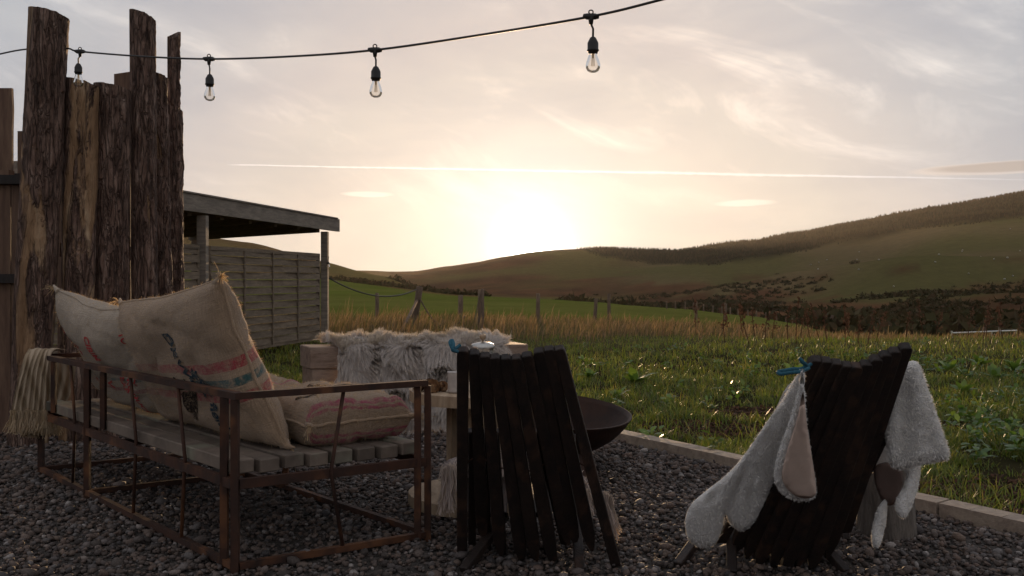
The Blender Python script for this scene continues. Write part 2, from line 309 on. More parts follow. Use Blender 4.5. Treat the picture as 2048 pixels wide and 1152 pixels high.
def sack_mat(name, bands, base=(0.47, 0.325, 0.215), fade=.35):
    """woven jute; bands = [(v0, v1, colour)] woven stripes across the cloth"""
    m, nt, b = new_mat(name)
    uv = node(nt, 'ShaderNodeUVMap').outputs[0]; s = node(nt, 'ShaderNodeSeparateXYZ', inp={0: uv}).outputs
    co = node(nt, 'ShaderNodeTexCoord').outputs['Object']
    th = noise_n(nt, co, 260, 2); big = noise_n(nt, co, 5, 4); mid = noise_n(nt, co, 40, 4)
    wx = noise_n(nt, node(nt, 'ShaderNodeVectorMath', operation='MULTIPLY', inp={0: uv, 1: (14, 260, 1)}).outputs[0], 1.0, 3)
    wy = noise_n(nt, node(nt, 'ShaderNodeVectorMath', operation='MULTIPLY', inp={0: uv, 1: (330, 12, 1)}).outputs[0], 1.0, 3)
    wv = mth(nt, 'MULTIPLY', ramp(nt, wx, [(.3, g(0)), (.7, g(1))]), ramp(nt, wy, [(.3, g(0)), (.7, g(1))]))
    col = mixc(nt, ramp(nt, big, [(0.3, g(0)), (0.7, g(1))]), base, tuple(x*0.8 for x in base))
    vv = mth(nt, 'ADD', s[1], mth(nt, 'MULTIPLY', mth(nt, 'SUBTRACT', big, 0.5), 0.02))
    for v0, v1, c in bands:
        k = mth(nt, 'MULTIPLY', mth(nt, 'GREATER_THAN', vv, v0), mth(nt, 'LESS_THAN', vv, v1))
        k = mth(nt, 'MULTIPLY', k, mth(nt, 'MULTIPLY', ramp(nt, mid, [(0.35, g(0.25)), (0.6, g(0.95))]), ramp(nt, mth(nt, 'ADD', s[0], mth(nt, 'MULTIPLY', mth(nt, 'SUBTRACT', big, .5), .5)), [(.2, g(fade)), (.6, g(1))])))
        col = mixc(nt, k, col, c)
    sh = mth(nt, 'ADD', mth(nt, 'MULTIPLY_ADD', th, 0.6, 0.42), mth(nt, 'MULTIPLY', wv, 0.75))
    col = mixc(nt, 1.0, col, node(nt, 'ShaderNodeCombineXYZ', inp={0: sh, 1: sh, 2: sh}).outputs[0], 'MULTIPLY')
    nt.links.new(col, b.inputs['Base Color']); b.inputs['Roughness'].default_value = 0.95; b.inputs['Specular IOR Level'].default_value = 0.1
    b.inputs['Sheen Weight'].default_value = 0.25; b.inputs['Sheen Roughness'].default_value = 0.5
    bump(nt, b, mth(nt, 'ADD', wv, th), 0.005)
    return m
def ink(name, c):
    m, nt, b = new_mat(name)
    co = node(nt, 'ShaderNodeTexCoord').outputs['Object']; n = noise_n(nt, co, 70, 5, .7)
    nt.links.new(mixc(nt, ramp(nt, n, [(0.48, g(0)), (0.70, g(0.8))]), c, (0.33, 0.24, 0.165)), b.inputs['Base Color']); b.inputs['Roughness'].default_value = 0.95
    b.inputs['Specular IOR Level'].default_value = 0.05
    return m
M['ink_red'] = ink('red_ink', (0.42, 0.045, 0.055)); M['ink_navy'] = ink('navy_ink', (0.022, 0.045, 0.065)); M['ink_black'] = ink('black_ink', (0.022, 0.016, 0.014))
def glass_mat():
    m, nt, b = new_mat('clear_glass')
    t = node(nt, 'ShaderNodeBsdfTransparent', inp={0: (0.95, 0.93, 0.9, 1)}); gl = node(nt, 'ShaderNodeBsdfGlossy', inp={0: (1, 1, 1, 1), 1: 0.04})
    fr = node(nt, 'ShaderNodeFresnel', inp={0: 1.5}).outputs[0]
    mx = node(nt, 'ShaderNodeMixShader', inp={0: mth(nt, 'MULTIPLY', fr, 0.85), 1: t.outputs[0], 2: gl.outputs[0]})
    nt.links.new(mx.outputs[0], nt.nodes['Material Output'].inputs[0]); return m
M['glass'] = glass_mat()

# ------------------------------------------------------------------ terrain
TX = [-2200, -600, 0, 365, 500, 650, 775, 834, 900, 1060, 1200, 1350, 1500, 1600, 1700, 1860, 2048, 2700, 4200]
TY = [16, 30, 60, 120, 250, 400, 700, 1000, 1500, 2200]
TT = [[681, 612, 570, 540, 470, 420, 430, 450, 470, 490],
      [681, 615, 577, 553, 480, 420, 440, 460, 470, 490],
      [681, 620, 587, 572, 510, 440, 455, 470, 480, 495],
      [681, 622, 592, 575, 527, 468, 482, 492, 502, 515],
      [681, 624, 594, 578, 540, 483, 503, 512, 522, 535],
      [681, 625, 596, 580, 558, 515, 533, 538, 542, 550],
      [681, 625, 598, 584, 573, 546, 562, 556, 544, 550],
      [681, 626, 600, 587, 580, 571, 586, 578, 540, 548],
      [681, 627, 601, 592, 591, 598, 600, 575, 530, 540],
      [681, 630, 605, 599, 607, 612, 600, 562, 505, 520],
      [681, 632, 609, 606, 625, 624, 597, 556, 494, 510],
      [681, 638, 617, 626, 640, 628, 590, 545, 503, 515],
      [681, 646, 632, 652, 640, 612, 565, 520, 483, 500],
      [682, 654, 650, 664, 644, 603, 545, 495, 463, 485],
      [683, 672, 692, 676, 636, 592, 527, 472, 443, 470],
      [684, 690, 702, 672, 626, 577, 507, 443, 415, 450],
      [684, 692, 702, 666, 612, 562, 483, 422, 382, 430],
      [684, 690, 695, 650, 575, 515, 435, 375, 335, 390],
      [684, 680, 680, 640, 560, 500, 420, 365, 330, 380]]
TT = np.array(TT, float); LY = np.log(np.array(TY, float)); TXa = np.array(TX, float)
def _cub(t, a, b, c, d): return b+0.5*t*(c-a+t*(2*a-5*b+4*c-d+t*(3*(b-c)+d-a)))
def _idx(x, xs):
    i = np.clip(np.searchsorted(xs, x)-1, 0, len(xs)-2); t = np.clip((x-xs[i])/(xs[i+1]-xs[i]), 0, 1); return i, t
def scr_y(px, Y):
    """how high on the picture the land stands, from a table of profile rows"""
    j, s = _idx(np.log(np.maximum(Y, 1)), LY); i, t = _idx(px, TXa); s = s*s*(3-2*s)*0.35+s*0.65; t = t*t*(3-2*t)*0.4+t*0.6
    a = TT[i, j]*(1-t)+TT[i+1, j]*t; b = TT[i, j+1]*(1-t)+TT[i+1, j+1]*t
    return a*(1-s)+b*s
def hz(X, Y):
    X = np.asarray(X, float); Y = np.asarray(Y, float)
    r = np.hypot(X, Y); phi = np.arctan2(X, Y)
    front = np.clip((1.15-np.abs(phi))/0.25, 0, 1)
    Yf = np.maximum(Y, r*0.42)
    px = CX+F*np.clip(X/np.maximum(Yf, 1e-3), -1.75, 1.75)
    y = scr_y(px, np.maximum(Yf, 16)); z = H-(y-HOR)/F*Yf
    side = np.minimum(z, 0.04*np.maximum(r-60, 0))*0.6
    z = z*front+side*(1-front)
    k = np.clip((r-14)/10, 0, 1); z = z*k*k*(3-2*k)
    amp = np.clip((r-60)/300, 0, 1)
    z = z+amp*(np.sin(X*0.021+Y*0.013)*1.1+np.sin(X*0.047-Y*0.031+1.3)*0.6+np.sin(X*0.009+2)*np.sin(Y*0.011)*1.6)*np.clip(r/500, .2, 1.2)
    fold = np.clip((px-1230)/220, 0, 1)*np.clip((r-220)/200, 0, 1)*np.clip((1350-r)/350, 0, 1)*front
    z = z+fold*(4.5*np.sin((X*.75+Y*.22)*.026+1.6*np.sin(Y*.011))+2.2*np.sin((X*.9-Y*.12)*.061+np.sin(Y*.02)*1.3))
    z = z+np.clip((r-9)/10, 0, 1)*(np.sin(X*0.9+Y*0.7)*0.02+np.sin(X*0.4-Y*0.53)*0.03)
    return z

def vnoise(X, Y, s, seed=0.0):
    return np.array([noise.noise(Vector((x*s+seed, y*s-seed, seed))) for x, y in zip(X.ravel(), Y.ravel())]).reshape(X.shape)
def forest_edge(px): return np.interp(px, [1140, 1200, 1300, 1430, 1530, 1629, 1811, 2048, 2400, 3000], [492, 512, 528, 530, 515, 497, 460, 437, 400, 372])

SOILP = [(G(1420, 862), 0.55, 0.4), (G(1980, 1010), 0.85, 0.62), (G(1900, 1035), .35, .3), (G(1500, 830), 0.4, 0.35), (G(2040, 990), .6, .35)]
def soil(X, Y):
    s = np.zeros(X.shape)
    for c, a, b in SOILP: s = np.maximum(s, 1-((X-c.x)/a)**2-((Y-c.y)/b)**2)
    return s
def build_ground():
    fa = np.linspace(-0.72, 0.72, 320); ba = np.linspace(0.72, 2*math.pi-0.72, 60)[1:-1]
    ph = np.concatenate([fa, ba]); rr = np.concatenate([[0.3], np.geomspace(1.0, 2300, 200)])
    A, Rr = np.meshgrid(ph, rr); X = np.sin(A)*Rr; Y = np.cos(A)*Rr; Z = hz(X, Y)
    n, m = Rr.shape
    V = np.stack([X, Y, Z], -1).reshape(-1, 3)
    i = np.arange(n-1)[:, None]*m; j = np.arange(m)[None, :]
    Q = np.stack([i+j, i+(j+1) % m, i+m+(j+1) % m, i+m+j], -1).reshape(-1, 4)[:, ::-1]
    V = np.vstack([V, [[0, 0, 0]]])
    me = np_mesh('ground', V, Q)
    bm = bmesh.new(); bm.from_mesh(me); bm.verts.ensure_lookup_table()
    for k in range(m): bm.faces.new((bm.verts[n*m], bm.verts[(k+1) % m], bm.verts[k]))
    bm.normal_update(); bm.to_mesh(me); bm.free()
    # real ground cover colours: lawn, soil, field, rough grazing, bracken, forest floor
    px = CX+F*X/np.maximum(Y, 0.1); py = HOR-(Z-H)/np.maximum(Y, .1)*F
    n1 = vnoise(X, Y, 0.03); n2 = vnoise(X, Y, 0.007, 3.3); n3 = vnoise(X, Y, 0.5, 9.1); n4 = vnoise(X*0.35, Y, 0.02, 5.0)
    def L(c): return np.array(c)[None, None, :]
    def mix(a, b, k): k = np.clip(k, 0, 1)[..., None]; return a*(1-k)+b*k
    lawn = mix(L((0.040, 0.055, 0.016)), L((0.035, 0.024, 0.016)), (n3-0.0)*3)
    field = mix(L((0.115, 0.145, 0.026)), L((0.15, 0.155, 0.04)), n1*1.5+0.5)
    rough = mix(L((0.13, 0.105, 0.040)), L((0.16, 0.10, 0.045)), n2*1.6+0.5+n1*0.5)
    past = mix(L((0.115, 0.102, 0.040)), L((0.16, 0.118, 0.060)), n2*2+0.4)
    brack = mix(L((0.085, 0.045, 0.026)), L((0.14, 0.070, 0.037)), n1*2+0.5)
    col = lawn*np.ones_like(X)[..., None]
    col = mix(col, L((0.05, 0.033, 0.023))*np.ones_like(X)[..., None], soil(X, Y)*3+0.6)
    r = np.hypot(X, Y)
    col = mix(col, L((0.10, 0.085, 0.04)), (r-13)/3)
    col = mix(col, field, (r-24)/6)
    hedge = np.interp(px, [0, 365, 650, 830, 960], [535, 540, 556, 585, 598])
    col = mix(col, rough, (px < 960)*(r > 110)*np.clip((hedge-py)/3, 0, 1))
    col = mix(col, brack*1.15, (px < 800)*(r > 200)*np.clip((np.interp(px, [365, 650, 800], [485, 528, 558])+n1*14-py)/8, 0, 1)*0.55)
    far = np.clip((r-420)/150, 0, 1)*(px > 780)
    col = mix(col, mix(rough, brack, n2*2.4+0.75), far)
    rh = np.clip((px-1180)/120, 0, 1)*np.clip((r-110)/40, 0, 1)
    col = mix(col, past, rh)
    lowb = np.interp(px, [1200, 1500, 1700, 1850, 2048, 2600], [560, 578, 598, 600, 566, 520])
    col = mix(col, brack, rh*np.clip((py-lowb+n1*38+n4*30)/10, 0, 1)*np.clip(0.92+n2*0.5, 0, 1))
    band = np.abs(py-np.interp(px, [1300, 1500, 1700, 2048], [575, 558, 552, 520])-n2*14)
    col = mix(col, brack*0.8, rh*np.clip(1-band/7, 0, 1)*(n1 > -0.15)*0.85)
    col = mix(col, L((0.025, 0.023, 0.013)), (px > 1120)*(r > 600)*np.clip((forest_edge(px)-py)/3, 0, 1))
    a = me.color_attributes.new('cover', 'FLOAT_COLOR', 'POINT')
    ca = np.concatenate([np.concatenate([np.clip(col, 0.004, 1), np.ones((n, m, 1))], -1).reshape(-1, 4), [[0.05, 0.05, 0.02, 1]]]).astype(np.float32)
    a.data.foreach_set('color', ca.ravel()); smooth(me)
    mt, nt, b = new_mat('ground_cover')
    c = node(nt, 'ShaderNodeAttribute', attribute_name='cover').outputs['Color']
    co = node(nt, 'ShaderNodeNewGeometry').outputs['Position']
    na = noise_n(nt, co, 1.7, 6, 0.65); nb = noise_n(nt, co, 0.09, 6, 0.7)
    st = node(nt, 'ShaderNodeVectorMath', operation='MULTIPLY', inp={0: co, 1: (0.5, 0.12, 0.5)}).outputs[0]
    nc = noise_n(nt, st, 0.6, 5, 0.7)
    sh = mth(nt, 'ADD', mth(nt, 'MULTIPLY_ADD', na, 0.5, 0.3), mth(nt, 'ADD', mth(nt, 'MULTIPLY', nb, 0.5), mth(nt, 'MULTIPLY_ADD', nc, 0.4, -0.2)))
    nt.links.new(mixc(nt, 1.0, c, node(nt, 'ShaderNodeCombineXYZ', inp={0: sh, 1: sh, 2: sh}).outputs[0], 'MULTIPLY'), b.inputs['Base Color'])
    b.inputs['Roughness'].default_value = 1.0; b.inputs['Specular IOR Level'].default_value = 0.0
    bump(nt, b, na, 0.05, 0.5)
    o = link('ground', me, mt); tag(o, kind='structure'); return o
build_ground()

# gravel terrace: bed sheet and loose pebbles
E0, E1 = Vector((2.10, 3.79, 0)), Vector((0.70, 5.98, 0))
ED = (E1-E0).normalized()
GPOLY = [E0-ED*4.0, E1+ED*1.0, Vector((-0.6, 7.15, 0)), Vector((-6.5, 7.6, 0)), Vector((-6.5, -4, 0)), Vector((4.4, -4, 0))]
def in_gravel(X, Y, poly=None):
    poly = poly or GPOLY; ins = np.zeros(np.shape(X), bool); n = len(poly)
    for i in range(n):
        a, b = poly[i], poly[(i+1) % n]
        c = ((a.y > Y) != (b.y > Y)) & (X < (b.x-a.x)*(Y-a.y)/((b.y-a.y) or 1e-9)+a.x); ins ^= c
    return ins
bed = MB().add([(p.x, p.y, 0.006) for p in GPOLY], [tuple(range(len(GPOLY)))[::-1]])
M['bed'] = pmat('gravel_bed', (0.055, 0.045, 0.04), (0.10, 0.085, 0.075), 60, 0.95, bd=0.012)
o = bed.build('gravel_bed', M['bed']); tag(o, kind='structure')
if o.data.polygons[0].normal.z < 0: o.data.flip_normals()
def pebbles():
    n = 92000; Y = np.sqrt(rng.uniform(2.3**2, 7.6**2, n)); X = Y*rng.uniform(-0.72, 0.66, n)
    k = in_gravel(X, Y); X, Y = X[k], Y[k]; n = len(X)
    s = np.exp(rng.normal(math.log(0.0086), 0.40, n))*np.where(Y > 5, 1.12, 1.0)
    seg, rings = 6, 2
    base = [(0, 0, 1)]
    for i in range(1, rings+1):
        t = math.pi*i/(rings+1)
        base += [(math.sin(t)*math.cos(2*math.pi*(k+i*.5)/seg), math.sin(t)*math.sin(2*math.pi*(k+i*.5)/seg), math.cos(t)) for k in range(seg)]
    base.append((0, 0, -1)); base = np.array(base); nb = len(base); T = []
    for k in range(seg): T.append((0, 1+k, 1+(k+1) % seg))
    for i in range(rings-1):
        for k in range(seg):
            a, b = 1+i*seg+k, 1+i*seg+(k+1) % seg; c, d = a+seg, b+seg; T += [(a, c, b), (b, c, d)]
    for k in range(seg): T.append((nb-1, 1+(rings-1)*seg+(k+1) % seg, 1+(rings-1)*seg+k))
    T = np.array(T)
    ax = np.stack([rng.uniform(0.85, 1.35, n), rng.uniform(0.75, 1.0, n), rng.uniform(0.5, 0.8, n)], -1)*s[:, None]
    V = base[None]*ax[:, None, :]*rng.uniform(0.9, 1.1, (n, nb, 1))
    a = rng.uniform(0, 2*math.pi, n); t1 = rng.normal(0, 0.35, n)
    cz, sz, ct, st = np.cos(a), np.sin(a), np.cos(t1), np.sin(t1)
    x, y, z = V[..., 0], V[..., 1], V[..., 2]
    x, z = x*ct[:, None]+z*st[:, None], -x*st[:, None]+z*ct[:, None]
    x, y = x*cz[:, None]-y*sz[:, None], x*sz[:, None]+y*cz[:, None]
    hgt = 0.006+s*0.35+np.abs(rng.normal(0, 0.006, n))
    V = np.stack([x+X[:, None], y+Y[:, None], z+hgt[:, None]], -1).reshape(-1, 3)
    Q = (T[None]+(np.arange(n)*nb)[:, None, None]).reshape(-1, 3)
    me = np_mesh('pebbles', V, Q); smooth(me)
    m, nt, b = new_mat('river_pebble')
    r = node(nt, 'ShaderNodeNewGeometry').outputs['Random Per Island']
    col = ramp(nt, r, [(0.0, (0.055, 0.044, 0.04)), (0.16, (0.11, 0.088, 0.078)), (0.32, (0.17, 0.12, 0.098)), (0.46, (0.08, 0.072, 0.073)), (0.6, (0.21, 0.15, 0.118)),
                        (0.72, (0.12, 0.10, 0.095)), (0.84, (0.20, 0.18, 0.175)), (0.93, (0.16, 0.10, 0.075)), (1.0, (0.42, 0.38, 0.36))])
    co = node(nt, 'ShaderNodeNewGeometry').outputs['Position']; nn = noise_n(nt, co, 150, 3)
    sh = mth(nt, 'MULTIPLY_ADD', nn, 0.8, 0.38)
    nt.links.new(mixc(nt, 1.0, col, node(nt, 'ShaderNodeCombineXYZ', inp={0: sh, 1: sh, 2: sh}).outputs[0], 'MULTIPLY'), b.inputs['Base Color'])
    b.inputs['Roughness'].default_value = 0.75; b.inputs['Specular IOR Level'].default_value = 0.25; bump(nt, b, nn, 0.003)
    tag(link('gravel', me, m), 'rounded grey and brown pebbles covering the terrace', 'gravel', kind='stuff')
pebbles()
# timber edging between gravel and lawn: lengths butted end to end
def edging(a, b, label):
    a, b = Vector(a), Vector(b); d = (b-a).normalized(); nn = Vector((-d.y, d.x, 0))
    mb = MB(); k = 14
    for i in range(k):
        p, q = a.lerp(b, i/k), a.lerp(b, (i+1)/k)
        j = [0.004*noise.noise(p*3), 0.004*noise.noise(q*3)]
        mb.hexa([p-nn*.05+Vector((0, 0, -.05)), q-nn*.05+Vector((0, 0, -.05)), q+nn*.05+Vector((0, 0, -.05)), p+nn*.05+Vector((0, 0, -.05)),
                 p-nn*.05+Vector((0, 0, .075+j[0])), q-nn*.05+Vector((0, 0, .075+j[1])), q+nn*.05+Vector((0, 0, .072+j[0])), p+nn*.05+Vector((0, 0, .072+j[1]))])
    me = mb.mesh('edging_timber'); bm = bmesh.new(); bm.from_mesh(me); bmesh.ops.remove_doubles(bm, verts=bm.verts[:], dist=1e-4)
    vs = {}
    inner = [f for f in bm.faces if abs(f.normal.dot(d)) > 0.9 and 0.02 < (f.calc_center_median()-a).dot(d) < (b-a).length-0.02]
    bmesh.ops.delete(bm, geom=inner, context='FACES_ONLY'); bm.to_mesh(me); bm.free()
    o = link('timber_edging', me, M['edging']); tag(o, label, 'edging', 'timber edging round the gravel'); return o
Em = E0.lerp(E1, 0.43)
edging(E0-ED*1.6, E0-ED*0.005+ED*0.35, 'weathered timber edging length at the lower corner beside the log stump')
edging(E0+ED*0.36, E1+ED*0.95, 'weathered timber edging length between the fire bowl and the white fleece')

# ------------------------------------------------------------------ far vegetation
def cones(name, pts, hs, mat, rs=0.22, seg=5, tiers=2):
    V, T = [], []; n = len(pts); parts = []
    for k in range(tiers):
        z0, z1 = (0.05, 0.72) if k == 0 else (0.42, 1.0)
        if tiers == 1: z0, z1 = 0.0, 1.0
        rad = rs*(1.0 if k == 0 else 0.66)
        base = np.array([(math.cos(2*math.pi*i/seg)*rad, math.sin(2*math.pi*i/seg)*rad, z0) for i in range(seg)]+[(0, 0, z1)])
        v = base[None]*np.asarray(hs)[:, None, None]*np.concatenate([rng.uniform(0.75, 1.25, (n, seg+1, 2)), np.ones((n, seg+1, 1))], -1)
        parts.append(v)
    V = np.concatenate(parts, 1); V = V+np.asarray(pts)[:, None, :]; nv = V.shape[1]
    T = np.array([(k*(seg+1)+i, k*(seg+1)+(i+1) % seg, k*(seg+1)+seg) for k in range(tiers) for i in range(seg)])
    Q = (T[None]+(np.arange(n)*nv)[:, None, None]).reshape(-1, 3)
    return link(name, np_mesh(name, V.reshape(-1, 3), Q), mat)
def forest():
    n = 90000; px = rng.uniform(1120, 2600, n); Y = rng.uniform(600, 1900, n); X = (px-CX)/F*Y; Z = hz(X, Y)
    py = HOR-(Z-H)/Y*F
    k = py < forest_edge(px)+rng.normal(0, 1.5, n); X, Y, Z = X[k][:15000], Y[k][:15000], Z[k][:15000]
    o = cones('conifer_forest', np.stack([X, Y, Z], -1), rng.uniform(2.4, 4.6, len(X)), M['conifer'], tiers=1, rs=.2)
    tag(o, 'dark conifer plantation along the upper hillside', 'forest', kind='stuff')
forest()
def leafball(mb, c, rx, rz, n, size):
    for _ in range(n):
        v = Vector((random.gauss(0, 1), random.gauss(0, 1), random.gauss(0, 1))).normalized()*random.uniform(0.55, 1.0)
        p = Vector(c)+Vector((v.x*rx, v.y*rx, abs(v.z)*rz*1.0))
        a = Vector((random.gauss(0, 1), random.gauss(0, 1), random.gauss(0, 1))).normalized(); b = a.orthogonal().normalized()
        s = size*random.uniform(0.6, 1.3); mb.add([p-a*s, p+b*s*0.8, p+a*s, p-b*s*0.8], [(0, 1, 2, 3)])
def bush(px, Y, w, h, label, group, n=170, mat='scrub', name='hillside_bush'):
    X = (px-CX)/F*Y; z = float(hz(X, Y)); mb = MB()
    for _ in range(5): leafball(mb, (X+random.uniform(-.5, .5)*w, Y+random.uniform(-.5, .5)*w, z-0.1*h), w*0.45, h*random.uniform(.6, 1), n//5, w*0.10)
    e = empty(name, (X, Y, z)); mb.build('crown', M[mat], e)
    MB().tube([(X, Y, z-0.3), (X+.1*w, Y, z+h*0.5)], [w*0.05, w*0.02], 6).build('stem', M['post'], e)
    tag(e, label, 'bush', group)
def scrub():
    # dense low scrub and gorse over the lower right hillside: uncountable
    n = 9000; px = rng.uniform(1120, 2200, n); Y = np.exp(rng.uniform(math.log(150), math.log(760), n)); X = (px-CX)/F*Y; Z = hz(X, Y); py = HOR-(Z-H)/Y*F
    k = np.array([noise.noise(Vector((x*0.009, y*0.014, 2.2)))+0.35*noise.noise(Vector((x*0.05, y*0.05, 8))) for x, y in zip(X, Y)])
    lowb = np.interp(px, [1200, 1500, 1700, 1850, 2048, 2600], [545, 565, 585, 600, 590, 520])
    ok = (k > 0.11) & (py > lowb-25) | ((py > 640) & (px > 1550) & (rng.random(n) < 0.35) & (Y < 260))
    X, Y, Z = X[ok], Y[ok], Z[ok]; m = len(X)
    s = rng.uniform(0.9, 2.4, m)
    q = 26; d = rng.normal(0, 1, (m, q, 3)); d /= np.linalg.norm(d, axis=-1, keepdims=True)
    c = np.stack([X, Y, Z], -1)[:, None, :]+d*np.stack([s*1.15, s*1.15, s*0.75], -1)[:, None, :]*rng.uniform(0.4, 1, (m, q, 1))
    c[..., 2] = np.maximum(c[..., 2], Z[:, None]-0.1)
    a = rng.normal(0, 1, (m, q, 3)); b = rng.normal(0, 1, (m, q, 3)); sz = s[:, None, None]*0.30
    V = np.stack([c-a*sz, c+b*sz, c+a*sz], 2).reshape(-1, 3)
    tag(link('hillside_scrub', np_mesh('hillside_scrub', V, np.arange(len(V)).reshape(-1, 3)), M['scrub']), 'patchy dark gorse and bracken scrub on the lower hillside', 'scrub', kind='stuff')
scrub()
for i, (px, Y, w, h) in enumerate([(1330, 330, 9, 3.2), (1432, 330, 8, 3.4), (1368, 300, 9, 3), (1560, 470, 6, 3), (1598, 500, 5, 3.2), (1640, 540, 5, 3), (1710, 600, 5, 3), (1862, 360, 4, 2.4), (1543, 420, 7, 3), (1480, 400, 6, 2.6)]):
    bush(px, Y, w, h, 'dark rounded gorse bush alone on the green hillside', 'gorse bushes dotted over the far hillside')
for px, Y, w, h in [(1652, 95, 7, 4.0), (1700, 100, 5, 3.4), (1615, 110, 5, 3.0), (1768, 90, 5, 3.4), (1850, 80, 6, 3.2), (1955, 75, 6, 3.0), (2030, 85, 6, 3.4)]:
    bush(px, Y, w, h, 'olive bush in the shaded dip between dry grass and hillside', 'bushes in the dip behind the dry grass', 260, name='hedge_bush')
# hedge along the top of the field
def hedge():
    mb = MB()
    for i in range(150):
        t = i/149; px = 560+t*410; Y = 250-t*120+random.uniform(-2, 2); X = (px-CX)/F*Y; z = float(hz(X, Y))
        leafball(mb, (X, Y, z), 1.0, random.uniform(0.5, 1.3)*(1.3-0.6*t), 22, 0.28)
    e = empty('field_hedge', (-60, 180, float(hz(-60, 180)))); mb.build('foliage', M['scrub'], e); tag(e, 'thin dark hedge dividing the green field from the slope', 'hedge')
hedge()
for px in (788, 806, 818): bush(px, 385, 5, 3, 'small bush on the shoulder of the near slope', 'bushes on the shoulder of the near slope')
def lone_tree():
    px, Y = 1858, 1330; X = (px-CX)/F*Y; z = float(hz(X, Y)); e = empty('lone_conifer', (X, Y, z))
    mb = MB()
    for k in range(6): mb.lathe([(0.3, .5+k*1.05), ((2.6, 3.6, 3.9, 3.3, 2.3, 1.2)[k], 1.6+k*1.05), (0.3, 3.4+k*1.05)], (X, Y, z), 9)
    mb.build('crown', M['conifer'], e); MB().tube([(X, Y, z-1), (X, Y, z+5)], [.5, .25], 6).build('trunk', M['post'], e)
    tag(e, 'single tree standing above the skyline of the wooded hill', 'tree')
lone_tree()
def sheep():
    proto = None
    for i in range(34):
        px = random.uniform(1560, 2048); Y = random.uniform(420, 900); X = (px-CX)/F*Y; z = float(hz(X, Y)); py = HOR-(z-H)/Y*F
        if py < forest_edge(px)+14 or py > 585: continue
        if proto is None:
            proto = empty('sheep', (0, 0, 0)); mb = MB()
            mb.lathe([(0.02, -0.6), (0.3, -0.5), (0.36, -0.1), (0.36, 0.25), (0.28, 0.5), (0.02, 0.6)], (0, 0, 0.62), 8, Matrix.Rotation(R(90), 3, 'Y')); mb.build('body', M['sheep_wool'], proto, True)
            MB().lathe([(0.02, -0.2), (0.12, -0.1), (0.1, 0.12), (0.03, 0.2)], (0.68, 0, 0.72), 7, Matrix.Rotation(R(60), 3, 'Y')).build('head', M['rubber'], proto, True)
            for sx in (-.35, .35):
                for sy in (-.15, .15): MB().tube([(sx, sy, -0.1), (sx, sy, .45)], .05, 5).build('leg', M['rubber'], proto)
            c = proto
        else: c = copy_tree(proto)
        c.location = (X, Y, z); c.rotation_euler[2] = random.uniform(0, 6.28); c.scale = (1.0,)*3
        tag(c, 'tiny white sheep grazing on the far green hillside', 'sheep', 'sheep scattered over the far hillside')
sheep()

# ------------------------------------------------------------------ near vegetation
BLOCK = [Vector((-2.9, 15.6, 0)), Vector((-3.8, 10.5, 0)), Vector((-9, 10, 0)), Vector((-9, 19, 0)), Vector((-5, 19, 0))]
def grass():
    n = 400000; Y = 1/rng.uniform(1/17.5, 1/3.6, n); X = Y*rng.uniform(-0.66, 0.64, n)
    nz = np.array([noise.noise(Vector((x*1.3, y*1.3, 4)))*0.6+noise.noise(Vector((x*3.7, y*3.7, 1)))*0.5 for x, y in zip(X, Y)])
    ok = ~in_gravel(X, Y) & (rng.random(n) < np.clip(0.62+nz*1.5, 0.05, 1)) & ((soil(X, Y)+nz*0.8 < 0.25) | (rng.random(n) < .10))
    eg = np.abs((X-E0.x)*(-ED.y)+(Y-E0.y)*ED.x) > 0.065
    ok &= eg; X, Y, nz = X[ok][:190000], Y[ok][:190000], nz[ok][:190000]; n = len(X)
    Z = hz(X, Y); h = rng.uniform(0.035, 0.10, n)*(1+nz*1.1)*np.where(rng.random(n) < 0.05, 1.6, 1); w = rng.uniform(0.0035, 0.007, n)*(0.75+Y*0.085)
    a = rng.uniform(0, 2*math.pi, n); le = rng.uniform(0.15, 1.0, n)*h
    dx, dy = np.cos(a)*le, np.sin(a)*le
    t = np.array([0, 0.5, 1.0]); Pt = np.stack([X[:, None]+dx[:, None]*t**1.7, Y[:, None]+dy[:, None]*t**1.7, Z[:, None]-0.01+h[:, None]*(t-0.25*t**2*(le/h)[:, None])], -1)
    Wd = w[:, None]*np.array([1.0, 0.8, 0.06]); b = a+math.pi/2+rng.normal(0, .5, n); S = np.stack([np.cos(b), np.sin(b), np.zeros(n)], -1)
    tag(link('lawn_grass', ribbons('lawn_grass', Pt, Wd, S), M['grass']), 'rough green grass between the terrace and the dry grass', 'grass', kind='stuff')
grass()
